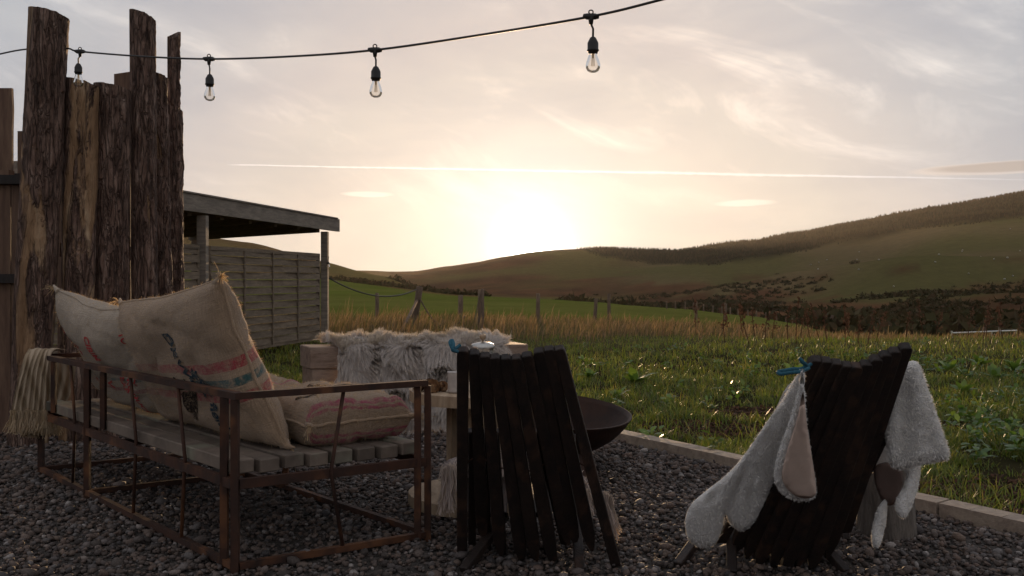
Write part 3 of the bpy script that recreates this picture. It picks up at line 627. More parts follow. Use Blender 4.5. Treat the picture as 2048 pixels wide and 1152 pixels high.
def tall_grass():
    n = 38000; Y = rng.uniform(13.5, 27, n); X = Y*rng.uniform(-0.5, 0.62, n)
    nz = np.array([noise.noise(Vector((x*0.6, y*0.6, 14)))+0.5*noise.noise(Vector((x*2, y*2, 3))) for x, y in zip(X, Y)])
    edge = 15.5+np.interp(X, [-6, -2, 0, 3, 8], [-1.6, -.8, 0.0, 1.2, .5])+nz*1.6
    ok = (Y > edge) & (rng.random(n) < np.clip(0.75+nz*.9, 0.1, 1)) & ~in_gravel(X, Y, BLOCK) & (Y < 25+nz*2)
    X, Y, nz = X[ok], Y[ok], nz[ok]; n = len(X); Z = hz(X, Y)
    h = rng.uniform(0.12, 0.36, n)*(1+nz*0.6)*np.interp(X, [-3, 0, 4, 7], [1.1, 0.9, 0.65, 0.45])*np.where(rng.random(n) < .05, 1.6, 1); w = rng.uniform(0.006, 0.012, n)*np.where(rng.random(n) < .25, 1.6, 1)
    a = rng.normal(0.3, 0.9, n); le = np.abs(rng.normal(0.25, 0.2, n))*h; t = np.array([0, .4, .75, 1.0])
    Pt = np.stack([X[:, None]+(np.cos(a)*le)[:, None]*t**2, Y[:, None]+(np.sin(a)*le)[:, None]*t**2, Z[:, None]-.02+h[:, None]*t], -1)
    Wd = w[:, None]*np.array([1, .8, 1.1, .1]); S = np.stack([np.cos(a*3), np.sin(a*3)*.3, np.zeros(n)], -1)
    tag(link('tall_dry_grass', ribbons('tall_dry_grass', Pt, Wd, S), M['tall_grass']), 'band of tall straw coloured grass along the field edge', 'grass', kind='stuff')
tall_grass()
def leaf_quads(cen, yaw, tilt, ln, wd):
    n = len(ln); t = np.array([0, .3, .65, 1.0]); prof = np.array([.18, .9, .8, .04])
    d = np.stack([np.cos(yaw)*np.cos(tilt), np.sin(yaw)*np.cos(tilt), np.sin(tilt)], -1)
    Pt = cen[:, None, :]+d[:, None, :]*(ln[:, None]*t)[..., None]; Pt[..., 2] -= (ln[:, None]*0.35*t**2)
    S = np.stack([-np.sin(yaw), np.cos(yaw), rng.normal(0, .25, n)], -1)
    return Pt, wd[:, None]*prof, S
def weeds():
    m = 1100; Y = 1/rng.uniform(1/15.5, 1/5.2, m); X = Y*rng.uniform(-.1, .62, m)
    nz = np.array([noise.noise(Vector((x*.7, y*.7, 24))) for x, y in zip(X, Y)])
    ok = ~in_gravel(X, Y) & (rng.random(m) < np.clip(nz*1.7+(X > 2.4)*.22, 0, 1)) & (soil(X, Y) < 0.1)
    X, Y = X[ok], Y[ok]; m = len(X); q = 8
    X = np.repeat(X, q)+rng.normal(0, .03, m*q); Y = np.repeat(Y, q)+rng.normal(0, .03, m*q); n = m*q
    cen = np.stack([X, Y, hz(X, Y)+rng.uniform(.02, .10, n)], -1)
    Pt, Wd, S = leaf_quads(cen, rng.uniform(0, 6.28, n), rng.uniform(0.1, 1.2, n), rng.uniform(.04, .11, n), rng.uniform(.02, .05, n))
    tag(link('weed_leaves', ribbons('weed_leaves', Pt, Wd, S), M['leaf']), 'low broadleaf weeds spreading through the lawn', 'weeds', kind='stuff')
weeds()
def litter():
    n = 2600; k = rng.integers(0, len(SOILP), n); C_ = np.array([[c.x, c.y, a, b] for c, a, b in SOILP])[k]; t = rng.uniform(0, 6.28, n); r = np.sqrt(rng.random(n))*1.05
    X = C_[:, 0]+C_[:, 2]*r*np.cos(t); Y = C_[:, 1]+C_[:, 3]*r*np.sin(t); ok = ~in_gravel(X, Y); X, Y = X[ok], Y[ok]; n = len(X)
    cen = np.stack([X, Y, hz(X, Y)+rng.uniform(.002, .02, n)], -1)
    Pt, Wd, S = leaf_quads(cen, rng.uniform(0, 6.28, n), rng.uniform(-.1, .7, n), rng.uniform(.02, .07, n), rng.uniform(.012, .035, n))
    tag(link('leaf_litter', ribbons('leaf_litter', Pt, Wd, S), M['dock']), 'brown dead leaves and crumbs on the bare soil beside the edging', 'litter', kind='stuff')
litter()
def dock_plant(px, py, s, label):
    p = G(px, py); n = random.randint(7, 11); e = empty('dock_plant', p)
    for i in range(n):
        cen = np.array([[p.x, p.y, p.z+.02]]); Pt, Wd, S = leaf_quads(cen, np.array([6.28*i/n+random.uniform(-.3, .3)]), np.array([random.uniform(.5, 1.25)]), np.array([random.uniform(.16, .3)*s]), np.array([random.uniform(.06, .10)*s]))
        me = ribbons('leaf', Pt, Wd, S); link('leaf', smooth(me), M['leaf'], e)
    tag(e, label, 'plant', 'broadleaf docks in the lawn')
for px, py, s in [(1270, 770, 1.2), (1180, 760, .8), (1235, 800, .7), (1590, 755, 1.0),
                  (1960, 735, 1.1), (1990, 760, 1.0), (1900, 745, 1.0), (2030, 745, 1.0), (1925, 790, .9)]:
    dock_plant(px, py, s, 'broad glossy dock plant growing in the rough lawn')
def dock_stalk(px, Y, h):
    X = (px-CX)/F*Y; z = float(hz(X, Y)); e = empty('dried_dock_stalk', (X, Y, z)); lean = random.uniform(-.25, .35)*h
    top = Vector((X+lean, Y, z+h)); b = Vector((X, Y, z-.03)); MB().tube([b, b.lerp(top, .5)+Vector((-.02, 0, 0)), top], [.008, .007, .004], 5).build('stem', M['dock'], e)
    mb = MB()
    for i in range(34):
        t = random.uniform(.4, 1); c = b.lerp(top, t)+Vector((random.gauss(0, .05), random.gauss(0, .05), random.gauss(0, .02)))*(1.25-t); s = random.uniform(.012, .028)
        a = Vector((random.gauss(0, 1), random.gauss(0, 1), random.gauss(0, 2))).normalized()*s; q = a.orthogonal()*.8; mb.add([c-a, c+q, c+a, c-q], [(0, 1, 2, 3)])
    tag(mb.build('seed_head', M['dock'], e), kind='stuff'); tag(e, 'dried brown dock stalk standing in the tall grass', 'plant', 'dried dock stalks in the tall grass')
for px in (1395, 1450, 1488, 1500, 1512, 1530, 1545, 1575, 1592, 1600, 1622, 1640, 1655, 1690, 1702, 1716, 1735, 1752, 1812, 1850, 1870, 1935, 1965, 1972, 2000, 2008, 2035):
    dock_stalk(px, random.uniform(14.6, 18), random.uniform(.45, .78))

# ------------------------------------------------------------------ left: slab fence, board fence
def ground_z(x, y): return float(hz(x, y))
def bark_slab(px, Y, wpx, ytop, ybot, mat, parent, leanpx=0, face=R(-62), th=0.42, cut=0.02):
    """half-round outside cut of a log with its bark; face = direction the bark looks"""
    Xc = (px-CX)/F*Y; w = wpx/F*Y; zt = H-(ytop-HOR)/F*Y; z0 = -0.05; lx = leanpx/F*Y
    fx, fy = math.cos(face), math.sin(face); sx, sy = -fy, fx       # outward and side vectors
    nu, nv = 22, 150; seed = random.uniform(0, 90); vs, fs = [], []
    for j in range(nv+1):
        v = j/nv; z = z0+(zt-z0)*v; cx = Xc+lx*(v-1)
        wob = 1+0.06*noise.noise(Vector((seed, z*1.4, 0)))
        for i in range(nu+1):
            t = -1+2*i/nu
            edge = w/2*wob*(1+0.05*noise.noise(Vector((seed+5*(1 if t > 0 else 2), z*6, 3)))+0.04*noise.noise(Vector((seed+9*(1 if t > 0 else 2), z*25, 5))))
            s = t*edge; bul = w*th*math.sqrt(max(0, 1-t*t*0.98))
            r1 = noise.noise(Vector((s*26+seed, z*5.5, seed)))+0.6*noise.noise(Vector((s*60, z*13, seed)))+0.45*noise.noise(Vector((s*95, z*45, seed+2)))
            bul += 0.021*r1*math.sqrt(max(0.05, 1-t*t))
            zz = z+(cut*t*4*w if j == nv else 0)
            vs.append((cx+sx*s+fx*bul, Y+sy*s+fy*bul, zz))
        vs.append((cx+sx*w*.5*wob, Y+sy*w*.5*wob, z+(cut*4*w if j == nv else 0))); vs.append((cx-sx*w*.5*wob, Y-sy*w*.5*wob, z-(cut*4*w if j == nv else 0)))
    k = nu+3
    for j in range(nv):
        for i in range(nu): fs.append((j*k+i, j*k+i+1, (j+1)*k+i+1, (j+1)*k+i))
        fs.append((j*k+nu, j*k+nu+1, (j+1)*k+nu+1, (j+1)*k+nu)); fs.append((j*k+nu+1, j*k+nu+2, (j+1)*k+nu+2, (j+1)*k+nu+1)); fs.append((j*k+nu+2, j*k, (j+1)*k, (j+1)*k+nu+2))
    fs.append(tuple(nv*k+i for i in range(k)))
    me = bpy.data.meshes.new('bark_slab'); me.from_pydata(vs, [], fs); me.update()
    bm = bmesh.new(); bm.from_mesh(me)
    bmesh.ops.split_edges(bm, edges=[q for q in bm.edges if q.verts[0].index % k == q.verts[1].index % k and q.verts[0].index % k in (0, nu, nu+1, nu+2) or min(q.verts[0].index, q.verts[1].index) >= nv*k])
    bm.to_mesh(me); bm.free(); smooth(me); me.polygons[-1].use_smooth = False
    return link('bark_slab', me, mat, parent)
def slab_fence():
    e = empty('bark_slab_fence', (-2.8, 6.2, 0)); tag(e, 'tall uneven fence of raw half-round bark slabs behind the sofa', 'fence')
    #         px    Y    w    top  mat           lean
    for px, Y, w, top, m, ln, fc, cut in [(98, 5.85, 74, 30, 'bark_worn', 44, -55, -.03), (162, 6.0, 66, 168, 'bark_bare', 10, -52, -.03), (224, 6.15, 70, 176, 'bark', 6, -52, -.02),
                                 (284, 6.3, 51, 34, 'bark', -6, -45, -.05), (312, 6.5, 42, 152, 'bark', -18, -40, -.03), (343, 6.72, 42, 218, 'bark', -6, -35, -.03)]:
        bark_slab(px, Y, w, top, 800, M[m], e, ln, R(fc), 0.52, cut)
    o = bark_slab(345, 7.0, 30, 72, 800, M['bark'], e, -2, R(-20), 0.5, .10)
    # sawn boards filling the gaps behind
    for px, Y, w, top in [(182, 6.35, 40, 184), (246, 6.5, 36, 148), (128, 6.2, 26, 200), (262, 6.75, 40, 160), (205, 6.45, 44, 268)]:
        a = P(px-w/2, top, Y); b = P(px+w/2, top, Y)
        MB().hexa([(a.x, Y, 0), (b.x, Y-.03, 0), (b.x, Y, 0), (a.x, Y+.03, 0), (a.x, Y, a.z), (b.x, Y-.03, a.z+.01), (b.x, Y, a.z+.01), (a.x, Y+.03, a.z)]).build('backing_board', M['board'], e)
    for z in (0.5, 1.25): MB().bar((-3.0, 6.1, z), (-2.62, 7.02, z), .05, .09).build('fence_rail', M['board'], e)
slab_fence()
def board_fence():
    e = empty('board_fence', (-4.2, 6.6, 0)); tag(e, 'dark brown board fence with two rails beside the tallest bark slab', 'fence')
    px = -420
    for px, pw, top in [(-330, 46, 205), (-280, 44, 160), (-232, 46, 230), (-182, 44, 190), (-134, 46, 150), (-84, 44, 215), (-36, 60, 176), (35, 17, 262), (55, 30, 240)]:
        yb = 6.62+random.uniform(-.006, .006); x = (px-CX)/F*yb; w = pw/F*yb; zt = H-(top-HOR)/F*yb
        mb = MB(); k = 16; xs = []
        for j in range(k+1):
            z = zt*j/k; xs.append((z, .010*noise.noise(Vector((x*9, z*5, 0)))+.006*noise.noise(Vector((x*9, z*17, 4)))))
        for j in range(k):
            (z0, d0), (z1, d1) = xs[j], xs[j+1]
            mb.hexa([(x, yb, z0), (x+w+d0, yb, z0), (x+w+d0, yb+.025, z0), (x, yb+.025, z0), (x, yb, z1), (x+w+d1, yb, z1), (x+w+d1, yb+.025, z1), (x, yb+.025, z1)])
        me = mb.mesh('board'); bm = bmesh.new(); bm.from_mesh(me); bmesh.ops.remove_doubles(bm, verts=bm.verts[:], dist=1e-5); bm.to_mesh(me); bm.free()
        link('board', me, M['board'], e)
    for z in (1.08, 1.77): MB().box((-5.7, 6.55, z-.035), (-3.28, 6.605, z+.035)).build('rail', M['black_wood'], e)
    MB().box((-3.62, 6.47, -.2), (-3.52, 6.545, 1.82)).build('fence_post', M['board'], e)
board_fence()
def lower_boards():
    e = empty('low_board_screen', (-3.4, 6.05, 0)); tag(e, 'low dark board screen at the foot of the tallest bark slab', 'screen')
    for i in range(8):
        x = -4.3+i*.135; MB().box((x, 6.2, -.02), (x+.128, 6.225, 1.74+random.uniform(-.01, .01))).build('board', M['board'], e)
    for z in (1.06, 1.72): MB().box((-4.35, 6.15, z-.03), (-3.25, 6.197, z+.03)).build('rail', M['black_wood'], e)
lower_boards()

# ------------------------------------------------------------------ shelter with panelled side
def shelter():
    A, B = Vector((-4.35, 8.4, 0)), Vector((-3.02, 15.4, 0)); Cc, D = Vector((-6.2, 18.4, 0)), Vector((-7.6, 11.4, 0)); d = (B-A).normalized(); nn = Vector((d.y, -d.x, 0))
    e = empty('open_shelter', A); tag(e, 'open timber shelter with flat roof and woven panel side', 'shelter')
    up = Vector((0, 0, 1)); zr = 2.03
    ro = [A, B, Cc, D]
    MB().hexa([p+up*(zr-.12) for p in ro]+[p+up*(zr+.02) for p in ro]).build('roof_deck', M['panel'], e)
    MB().bar(A+up*(zr-.06)+nn*.05-d*.3, B+up*(zr-.06)+nn*.05+d*.22, .05, .21).build('fascia', M['oldwood'], e)
    MB().bar(A+up*(zr+.052)+nn*.06-d*.3, B+up*(zr+.052)+nn*.06+d*.1, .07, .02).build('roof_trim', M['oldwood'], e)
    for k in range(9):
        p = A.lerp(B, (k+.5)/9); q = D.lerp(Cc, (k+.5)/9); MB().bar(p+up*(zr-.165)-nn*.05, q+up*(zr-.165), .045, .085).build('roof_joist', M['panel'], e)
    for p in (B-d*.25, A.lerp(B, .42), Cc-Vector((0, .3, 0))): MB().bar(p-up*.2, p+up*(zr-.19), .11, .11).build('post', M['oldwood'], e)
    # panel: frame and overlapping horizontal slats in bays
    for t0, t1 in ((.02, .40), (.44, .925)):
        p, q = A.lerp(B, t0)+nn*.0, A.lerp(B, t1)
        for r in (p, q): MB().bar(r+up*.1, r+up*1.47, .05, .05, nn).build('panel_frame', M['panel'], e)
        MB().bar(p+up*1.45, q+up*1.45, .06, .05).build('panel_frame', M['panel'], e); MB().bar(p+up*.12, q+up*.12, .05, .05).build('panel_frame', M['panel'], e)
        nsl = 13
        for i in range(nsl):
            z = .19+(1.22)*i/(nsl-1); s = .007 if i % 2 else -.007
            k = 4
            pts = [p.lerp(q, j/24) for j in range(25)]
            mb = MB(); prev = None
            for j, pt in enumerate(pts):
                o2 = nn*(s*math.cos(math.pi*j/24*k)+.02); lo, hi = pt+o2+nn*.011+up*(z-.046), pt+o2-nn*.009+up*(z+.046); cur = (lo-nn*.005, lo+nn*.005, hi+nn*.005, hi-nn*.005)
                if prev: mb.hexa([prev[0], cur[0], cur[1], prev[1], prev[3], cur[3], cur[2], prev[2]])
                prev = cur
            mb.build('slat', M['panel'], e)
        for t in (.25, .5, .75):
            r = p.lerp(q, t)+nn*.044; MB().bar(r+up*.13, r+up*1.44, .035, .012, nn).build('batten', M['panel'], e)
    # small bulb on the corner post
    return B-d*.25, nn
SB, SN = shelter()

# ------------------------------------------------------------------ festoon lights
def festoon(pts):
    """one black cable with its lamp holders and bulbs (they hang from it as one string)"""
    e = empty('festoon_string', pts[0]); tag(e, 'black festoon cable with clear bulbs strung above the terrace', 'string lights')
    path = crom(pts, 12); MB().tube(path, .0055, 7).build('cable', M['rubber'], e, True)
    return e
# bulbs: photo column, row of the cable, distance
BL = [(160, 103, 5.72), (418, 118, 5.06), (750, 100, 4.32), (1182, 33, 3.78)]
cab = [P(-160, 150, 6.6), P(0, 108, 6.3), P(70, 97, 6.02), P(134, 97, 5.85)]+[P(*b) for b in BL[:1]]+[P(285, 113, 5.4), P(*BL[1]), P(580, 113, 4.68), P(*BL[2]), P(960, 70, 4.05), P(*BL[3]), P(1320, 0, 3.62), P(1500, -48, 3.42), P(1750, -122, 3.2), Vector((1.75, 2.92, 2.38))]
FE = festoon(cab)
def holder(px, py, Y, ln, lean):
    p = P(px, py, Y); s = 1.0
    mb = MB(); mb.tube([p+Vector((-.033, 0, .004)), p+Vector((-.018, 0, 0)), p+Vector((.018, 0, 0)), p+Vector((.033, 0, -.002))], [.007, .013, .013, .007], 8)
    mb.tube([p+Vector((0, 0, .008)), p+Vector((0, 0, -.032))], [.014, .008], 8)
    mb.tube([p+Vector((.009*math.cos(t), 0, .018+.008*math.sin(t))) for t in np.linspace(0, 6.28, 11)], .003, 5)
    mb.build('cable_clip', M['rubber'], FE, True)
    q = p+Vector((lean, 0, -ln)); MB().tube([p+Vector((0, 0, -.03)), p.lerp(q, .6)+Vector((lean*.5, 0, 0)), q], .0045, 6).build('drop_cable', M['rubber'], FE, True)
    so_ = MB().lathe([(.003, .004), (.012, -.002), (.021, -.02), (.0225, -.024), (.0225, -.05), (.0245, -.051), (.0245, -.056), (.0205, -.057), (.019, -.066), (.003, -.067)], q, 18).build('lamp_holder', M['rubber'], FE, True)
    b = q+Vector((0, 0, -.066))
    gl = MB().lathe([(.015, 0), (.019, -.012), (.026, -.030), (.0305, -.048), (.0295, -.060), (.022, -.072), (.010, -.078), (.0005, -.079)], b, 22).build('bulb', M['glass'], FE, True)
    mb = MB(); mb.tube([b+Vector((0, 0, -.002)), b+Vector((0, 0, -.018))], .005, 8)
    for k in range(4):
        a = k*1.57; mb.tube([b+Vector((.004*math.cos(a), .004*math.sin(a), -.016)), b+Vector((.006*math.cos(a), .006*math.sin(a), -.052))], .0012, 5)
    fl = mb.build('filament', M['brass'], None); fl.parent = gl
holder(*BL[0], .075, -.010); holder(*BL[1], .085, .004); holder(*BL[2], .078, .004); holder(*BL[3], .085, .008)
def far_pole():
    e = empty('cable_pole', (1.79, 2.9, 0)); tag(e, 'wooden pole holding up the end of the festoon cable', 'pole')
    MB().tube([(1.79, 2.9, -.2), (1.79, 2.9, 1.2), (1.79, 2.9, 2.5)], [.05, .047, .043], 12).build('shaft', M['post'], e, True); MB().tube([(1.75, 2.86, 2.42), (1.76, 2.85, 2.37), (1.79, 2.86, 2.40)], .008, 6).build('hook', M['iron'], e)
far_pole()

# ------------------------------------------------------------------ rope fence and field posts
def wood_post(px, Y, h, lean, label, group, r=.055, name='field_post'):
    X = (px-CX)/F*Y; z = ground_z(X, Y); top = Vector((X+lean, Y, z+h)); mb = MB(); pts = [Vector((X, Y, z-.2)).lerp(top, t) for t in (0, .25, .5, .75, 1)]
    mb.tube([p+Vector((noise.noise(p*3)*.01, 0, 0)) for p in pts]+[top+Vector((0, 0, .012))], [r*1.05, r, r*1.03, r*.97, r, r*.7], 10)
    o = mb.build(name, M['post'], None, True); tag(o, label, 'post', group); return top
t1 = wood_post(824, 20.4, .92, .17, 'leaning rope fence post with a knotted cable at its top', None, .075, 'rope_post')
t2 = wood_post(962, 20.4, .84, 0, 'upright rope fence post nearest the low sun', None, .07, 'rope_post')
MB().tube([G(800, 668)+Vector((0, 0, .0)), t1-Vector((.05, 0, .28))], [.04, .03], 8).build('prop', M['post'], bpy.data.objects['rope_post'], True)
def cat(name, a, b, sag, r, mat, label, cat_, extra=None):
    pts = [a.lerp(b, t)-Vector((0, 0, sag*4*t*(1-t))) for t in np.linspace(0, 1, 24)]
    o = MB().tube(pts, r, 6).build(name, M[mat], None, True); tag(o, label, cat_); return o
pb = SB+SN*.06
cat('light_cable', Vector((pb.x+.02, pb.y, 1.08)), t1-Vector((.07, 0, .05)), .22, .014, 'rubber', 'dark cable sagging from the shelter post to the leaning post', 'cable')
cat('barrier_rope', t1-Vector((-.02, .08, .26)), P(930, 632, 20.3), .42, .018, 'rope', 'slack rope looping down from the leaning post', 'rope')
cat('barrier_rope', P(922, 628, 20.25), t2-Vector((.03, .08, .08)), .62, .013, 'rope', 'thin rope rising to the upright post near the sun', 'rope')
def post_bulb():
    p = Vector((pb.x+.01, pb.y-.07, 1.29)); e = empty('post_bulb', p); tag(e, 'small bulb hanging on the shelter corner post', 'bulb')
    MB().lathe([(.002, .06), (.02, .055), (.022, .02), (.002, .018)], p, 12).build('lamp_holder', M['rubber'], e, True)
    MB().lathe([(.015, .02), (.03, -.01), (.035, -.035), (.022, -.06), (.001, -.068)], p, 14).build('glass_bulb', M['glass'], e, True)
    MB().tube([p+Vector((0, 0, .06)), p+Vector((.0, .06, .14))], .006, 6).build('drop_cable', M['rubber'], e)
post_bulb()
for px, Y, h, ln, r, lb in [(754, 24, .75, 0, .05, 'short dark post standing between the shelter and the leaning rope post'), (921, 24, .72, 0, .065, 'short post behind the slack rope between the two rope posts'),
                        (1075, 25, .78, .02, .055, 'short post in the dry grass straight below the sun'), (1218, 26, .74, 0, .05, 'straight short post in the dry grass beyond the fire bowl'),
                        (1188, 25, .62, .06, .05, 'small tilted post beside the straight post beyond the fire bowl'), (1392, 30, .6, 0, .05, 'low post at the foot of the green rise nearest the fire bowl'), (1450, 32, .65, .03, .05, 'low tilted post at the foot of the green rise nearest the dried docks')]:
    wood_post(px, Y, h, ln, lb, 'field fence posts in the tall grass', r)
for i in range(15):
    px = 1335+i*18+random.uniform(-3, 3); Y = 58+i*.9; wood_post(px, Y, .5, random.uniform(-.04, .04), 'tiny distant fence post on the green rise', 'distant fence posts on the green rise', .045, 'distant_post')
def field_gate():
    Y = 60; zb = -4.0; e = empty('field_gate', P(1975, 690, Y)); tag(e, 'pale metal rail and posts of a gate in the far dip', 'gate')
    a, b = P(1905, 666, Y), P(2034, 661, Y); MB().tube([a, b], .05, 8).build('rail', M['metal'], e); a2, b2 = P(1985, 676, Y), P(2034, 675, Y); MB().tube([a2, b2], .03, 8).build('rail', M['metal'], e)
    for px in (1985, 2001, 2034, 1905):
        t = P(px, 654 if px == 2001 else 662, Y); MB().tube([(t.x, Y+.1, ground_z(t.x, Y)-.2), (t.x, Y+.1, t.z)], .06, 8).build('gate_post', M['metal'], e)
field_gate()

# ------------------------------------------------------------------ soft things: tools
def inflate(name, poly, depth, th, ew, mat, parent=None, step=9, fold=None, per=5, seed=0, back=1.0):
    """thick soft pad from an outline (photo columns/rows at a given distance), rounded at its rim"""
    out = [(v.x, v.y) for v in crom([(x, y, 0) for x, y in poly], per, True)]
    # resample the rim
    xs = [p[0] for p in out]; ys = [p[1] for p in out]; O = np.array(out); n = len(O)
    gx, gy = np.meshgrid(np.arange(min(xs), max(xs), step), np.arange(min(ys), max(ys), step)); gx = gx.ravel()+rng.uniform(-.2, .2, gx.size)*step; gy = gy.ravel()+rng.uniform(-.2, .2, gy.size)*step
    ins = in_gravel(gx, gy, [Vector((x, y, 0)) for x, y in out])
    def dist(X, Y):
        d = np.full(X.shape, 1e9)
        for i in range(n):
            a, b = O[i], O[(i+1) % n]; ab = b-a; t = np.clip(((X-a[0])*ab[0]+(Y-a[1])*ab[1])/max(ab@ab, 1e-9), 0, 1)
            d = np.minimum(d, np.hypot(X-a[0]-t*ab[0], Y-a[1]-t*ab[1]))
        return d
    d = dist(gx, gy); k = ins & (d > step*.45); gx, gy, d = gx[k], gy[k], d[k]
    pts = [Vector(p) for p in out]+[Vector((x, y)) for x, y in zip(gx, gy)]
    r = geometry.delaunay_2d_cdt(pts, [], [list(range(n))], 1, 1e-4)
    vv, ff = r[0], r[2]
    D = dist(np.array([v.x for v in vv]), np.array([v.y for v in vv])); D[D < 0.3] = 0
    V, Fc = [], []; bk = {}
    for i, v in enumerate(vv):
        Y = depth(v.x, v.y); p = P(v.x, v.y, Y); e = min(1.0, D[i]/ew); h = th*math.sqrt(max(0, 1-(1-e)**2))
        h *= 1+.22*noise.noise(Vector((v.x*.03, v.y*.03, seed))); h += (.004*noise.noise(Vector((v.x*.12, v.y*.12, seed+3))) if e > .2 else 0)
        if fold: h += fold(v.x, v.y)*e
        dr = (p-Vector((0, 0, H))).normalized(); V.append((p-dr*h, p+dr*h*back, D[i] > 0))
    co = [a for a, _, _ in V]
    for i, (a, b, inn) in enumerate(V):
        if inn: bk[i] = len(co); co.append(b)
        else: bk[i] = i
    for f in ff: Fc.append(tuple(f)); Fc.append(tuple(bk[i] for i in reversed(f)))
    me = bpy.data.meshes.new(name); me.from_pydata(co, [], Fc); me.update()
    bm = bmesh.new(); bm.from_mesh(me); bmesh.ops.recalc_face_normals(bm, faces=bm.faces[:]); bm.to_mesh(me); bm.free(); smooth(me)
    return link(name, me, mat, parent)
def sample(ob, n):
    me = ob.data; me.calc_loop_triangles(); nt = len(me.loop_triangles); T = np.zeros(nt*3, np.int32); me.loop_triangles.foreach_get('vertices', T); T = T.reshape(-1, 3)
    V = np.zeros(len(me.vertices)*3, np.float32); me.vertices.foreach_get('co', V); V = V.reshape(-1, 3); Nn = np.zeros(len(me.vertices)*3, np.float32); me.vertices.foreach_get('normal', Nn); Nn = Nn.reshape(-1, 3)
    a, b, c = V[T[:, 0]], V[T[:, 1]], V[T[:, 2]]; ar = np.linalg.norm(np.cross(b-a, c-a), axis=1); i = rng.choice(nt, n, p=ar/ar.sum())
    u, w = rng.random(n), rng.random(n); f = u+w > 1; u[f], w[f] = 1-u[f], 1-w[f]
    p = a[i]+(b-a)[i]*u[:, None]+(c-a)[i]*w[:, None]; nn = Nn[T[i, 0]]*(1-u-w)[:, None]+Nn[T[i, 1]]*u[:, None]+Nn[T[i, 2]]*w[:, None]
    return p, nn/np.maximum(np.linalg.norm(nn, axis=1, keepdims=True), 1e-6)
def fur(name, ob, n, ln, wd, mat, parent, grav=.5, curl=.3, clump=0.0, k=4, sel=None, bias=(0, 0, 0), cs=14.0):
    p, nn = sample(ob, n)
    if sel is not None: m = sel(p, nn); p, nn = p[m], nn[m]; n = len(p)
    l = ln*rng.uniform(.6, 1.25, n)
    dirn = nn*(1-grav*.6)+np.array([0, 0, -1])*grav+np.array(bias)+rng.normal(0, .22, (n, 3))
    fl = np.array([[noise.noise(Vector(q)*cs), noise.noise(Vector(q)*cs+Vector((9, 3, 1))), noise.noise(Vector(q)*cs+Vector((2, 7, 5)))] for q in p])
    dirn += fl*curl*2.2; dirn /= np.linalg.norm(dirn, axis=1, keepdims=True)
    t = np.linspace(0, 1, k); wv = np.sin(t[None, :]*6+rng.uniform(0, 6, (n, 1)))*.10*curl
    sd = np.cross(dirn, nn+rng.normal(0, .3, (n, 3))); sd /= np.maximum(np.linalg.norm(sd, axis=1, keepdims=True), 1e-6)
    Pt = p[:, None, :]+(nn*(1-t[None, :, None].transpose(0, 1, 2)*0)[0, 0]*0)[:, None, :]
    st = nn[:, None, :]*(l[:, None]*(t-.5*t**2)*.8)[..., None]+dirn[:, None, :]*(l[:, None]*t**1.4)[..., None]+np.array([0, 0, -1])*(l[:, None]*t**2*grav*.5)[..., None]+sd[:, None, :]*(l[:, None]*wv*t)[..., None]
    Pt = Pt+st
    if clump:
        key = np.floor(p/(ln*.24)+fl*1.2).astype(int); hh = (key[:, 0]*73856093 ^ key[:, 1]*19349663 ^ key[:, 2]*83492791) % 100003
        uq, inv = np.unique(hh, return_inverse=True); cnt = np.bincount(inv)
        cen = np.stack([np.bincount(inv, Pt[:, -1, a])/cnt for a in range(3)], -1)[inv]
        Pt = Pt+(cen-Pt[:, -1])[:, None, :]*(t**2*clump)[None, :, None]
    Wd = wd*rng.uniform(.7, 1.3, (n, 1))*np.interp(t, [0, .6, 1], [1, .85, .15])[None, :]
    return tag(link(name, ribbons(name, Pt, Wd, sd), mat, parent), kind='stuff')

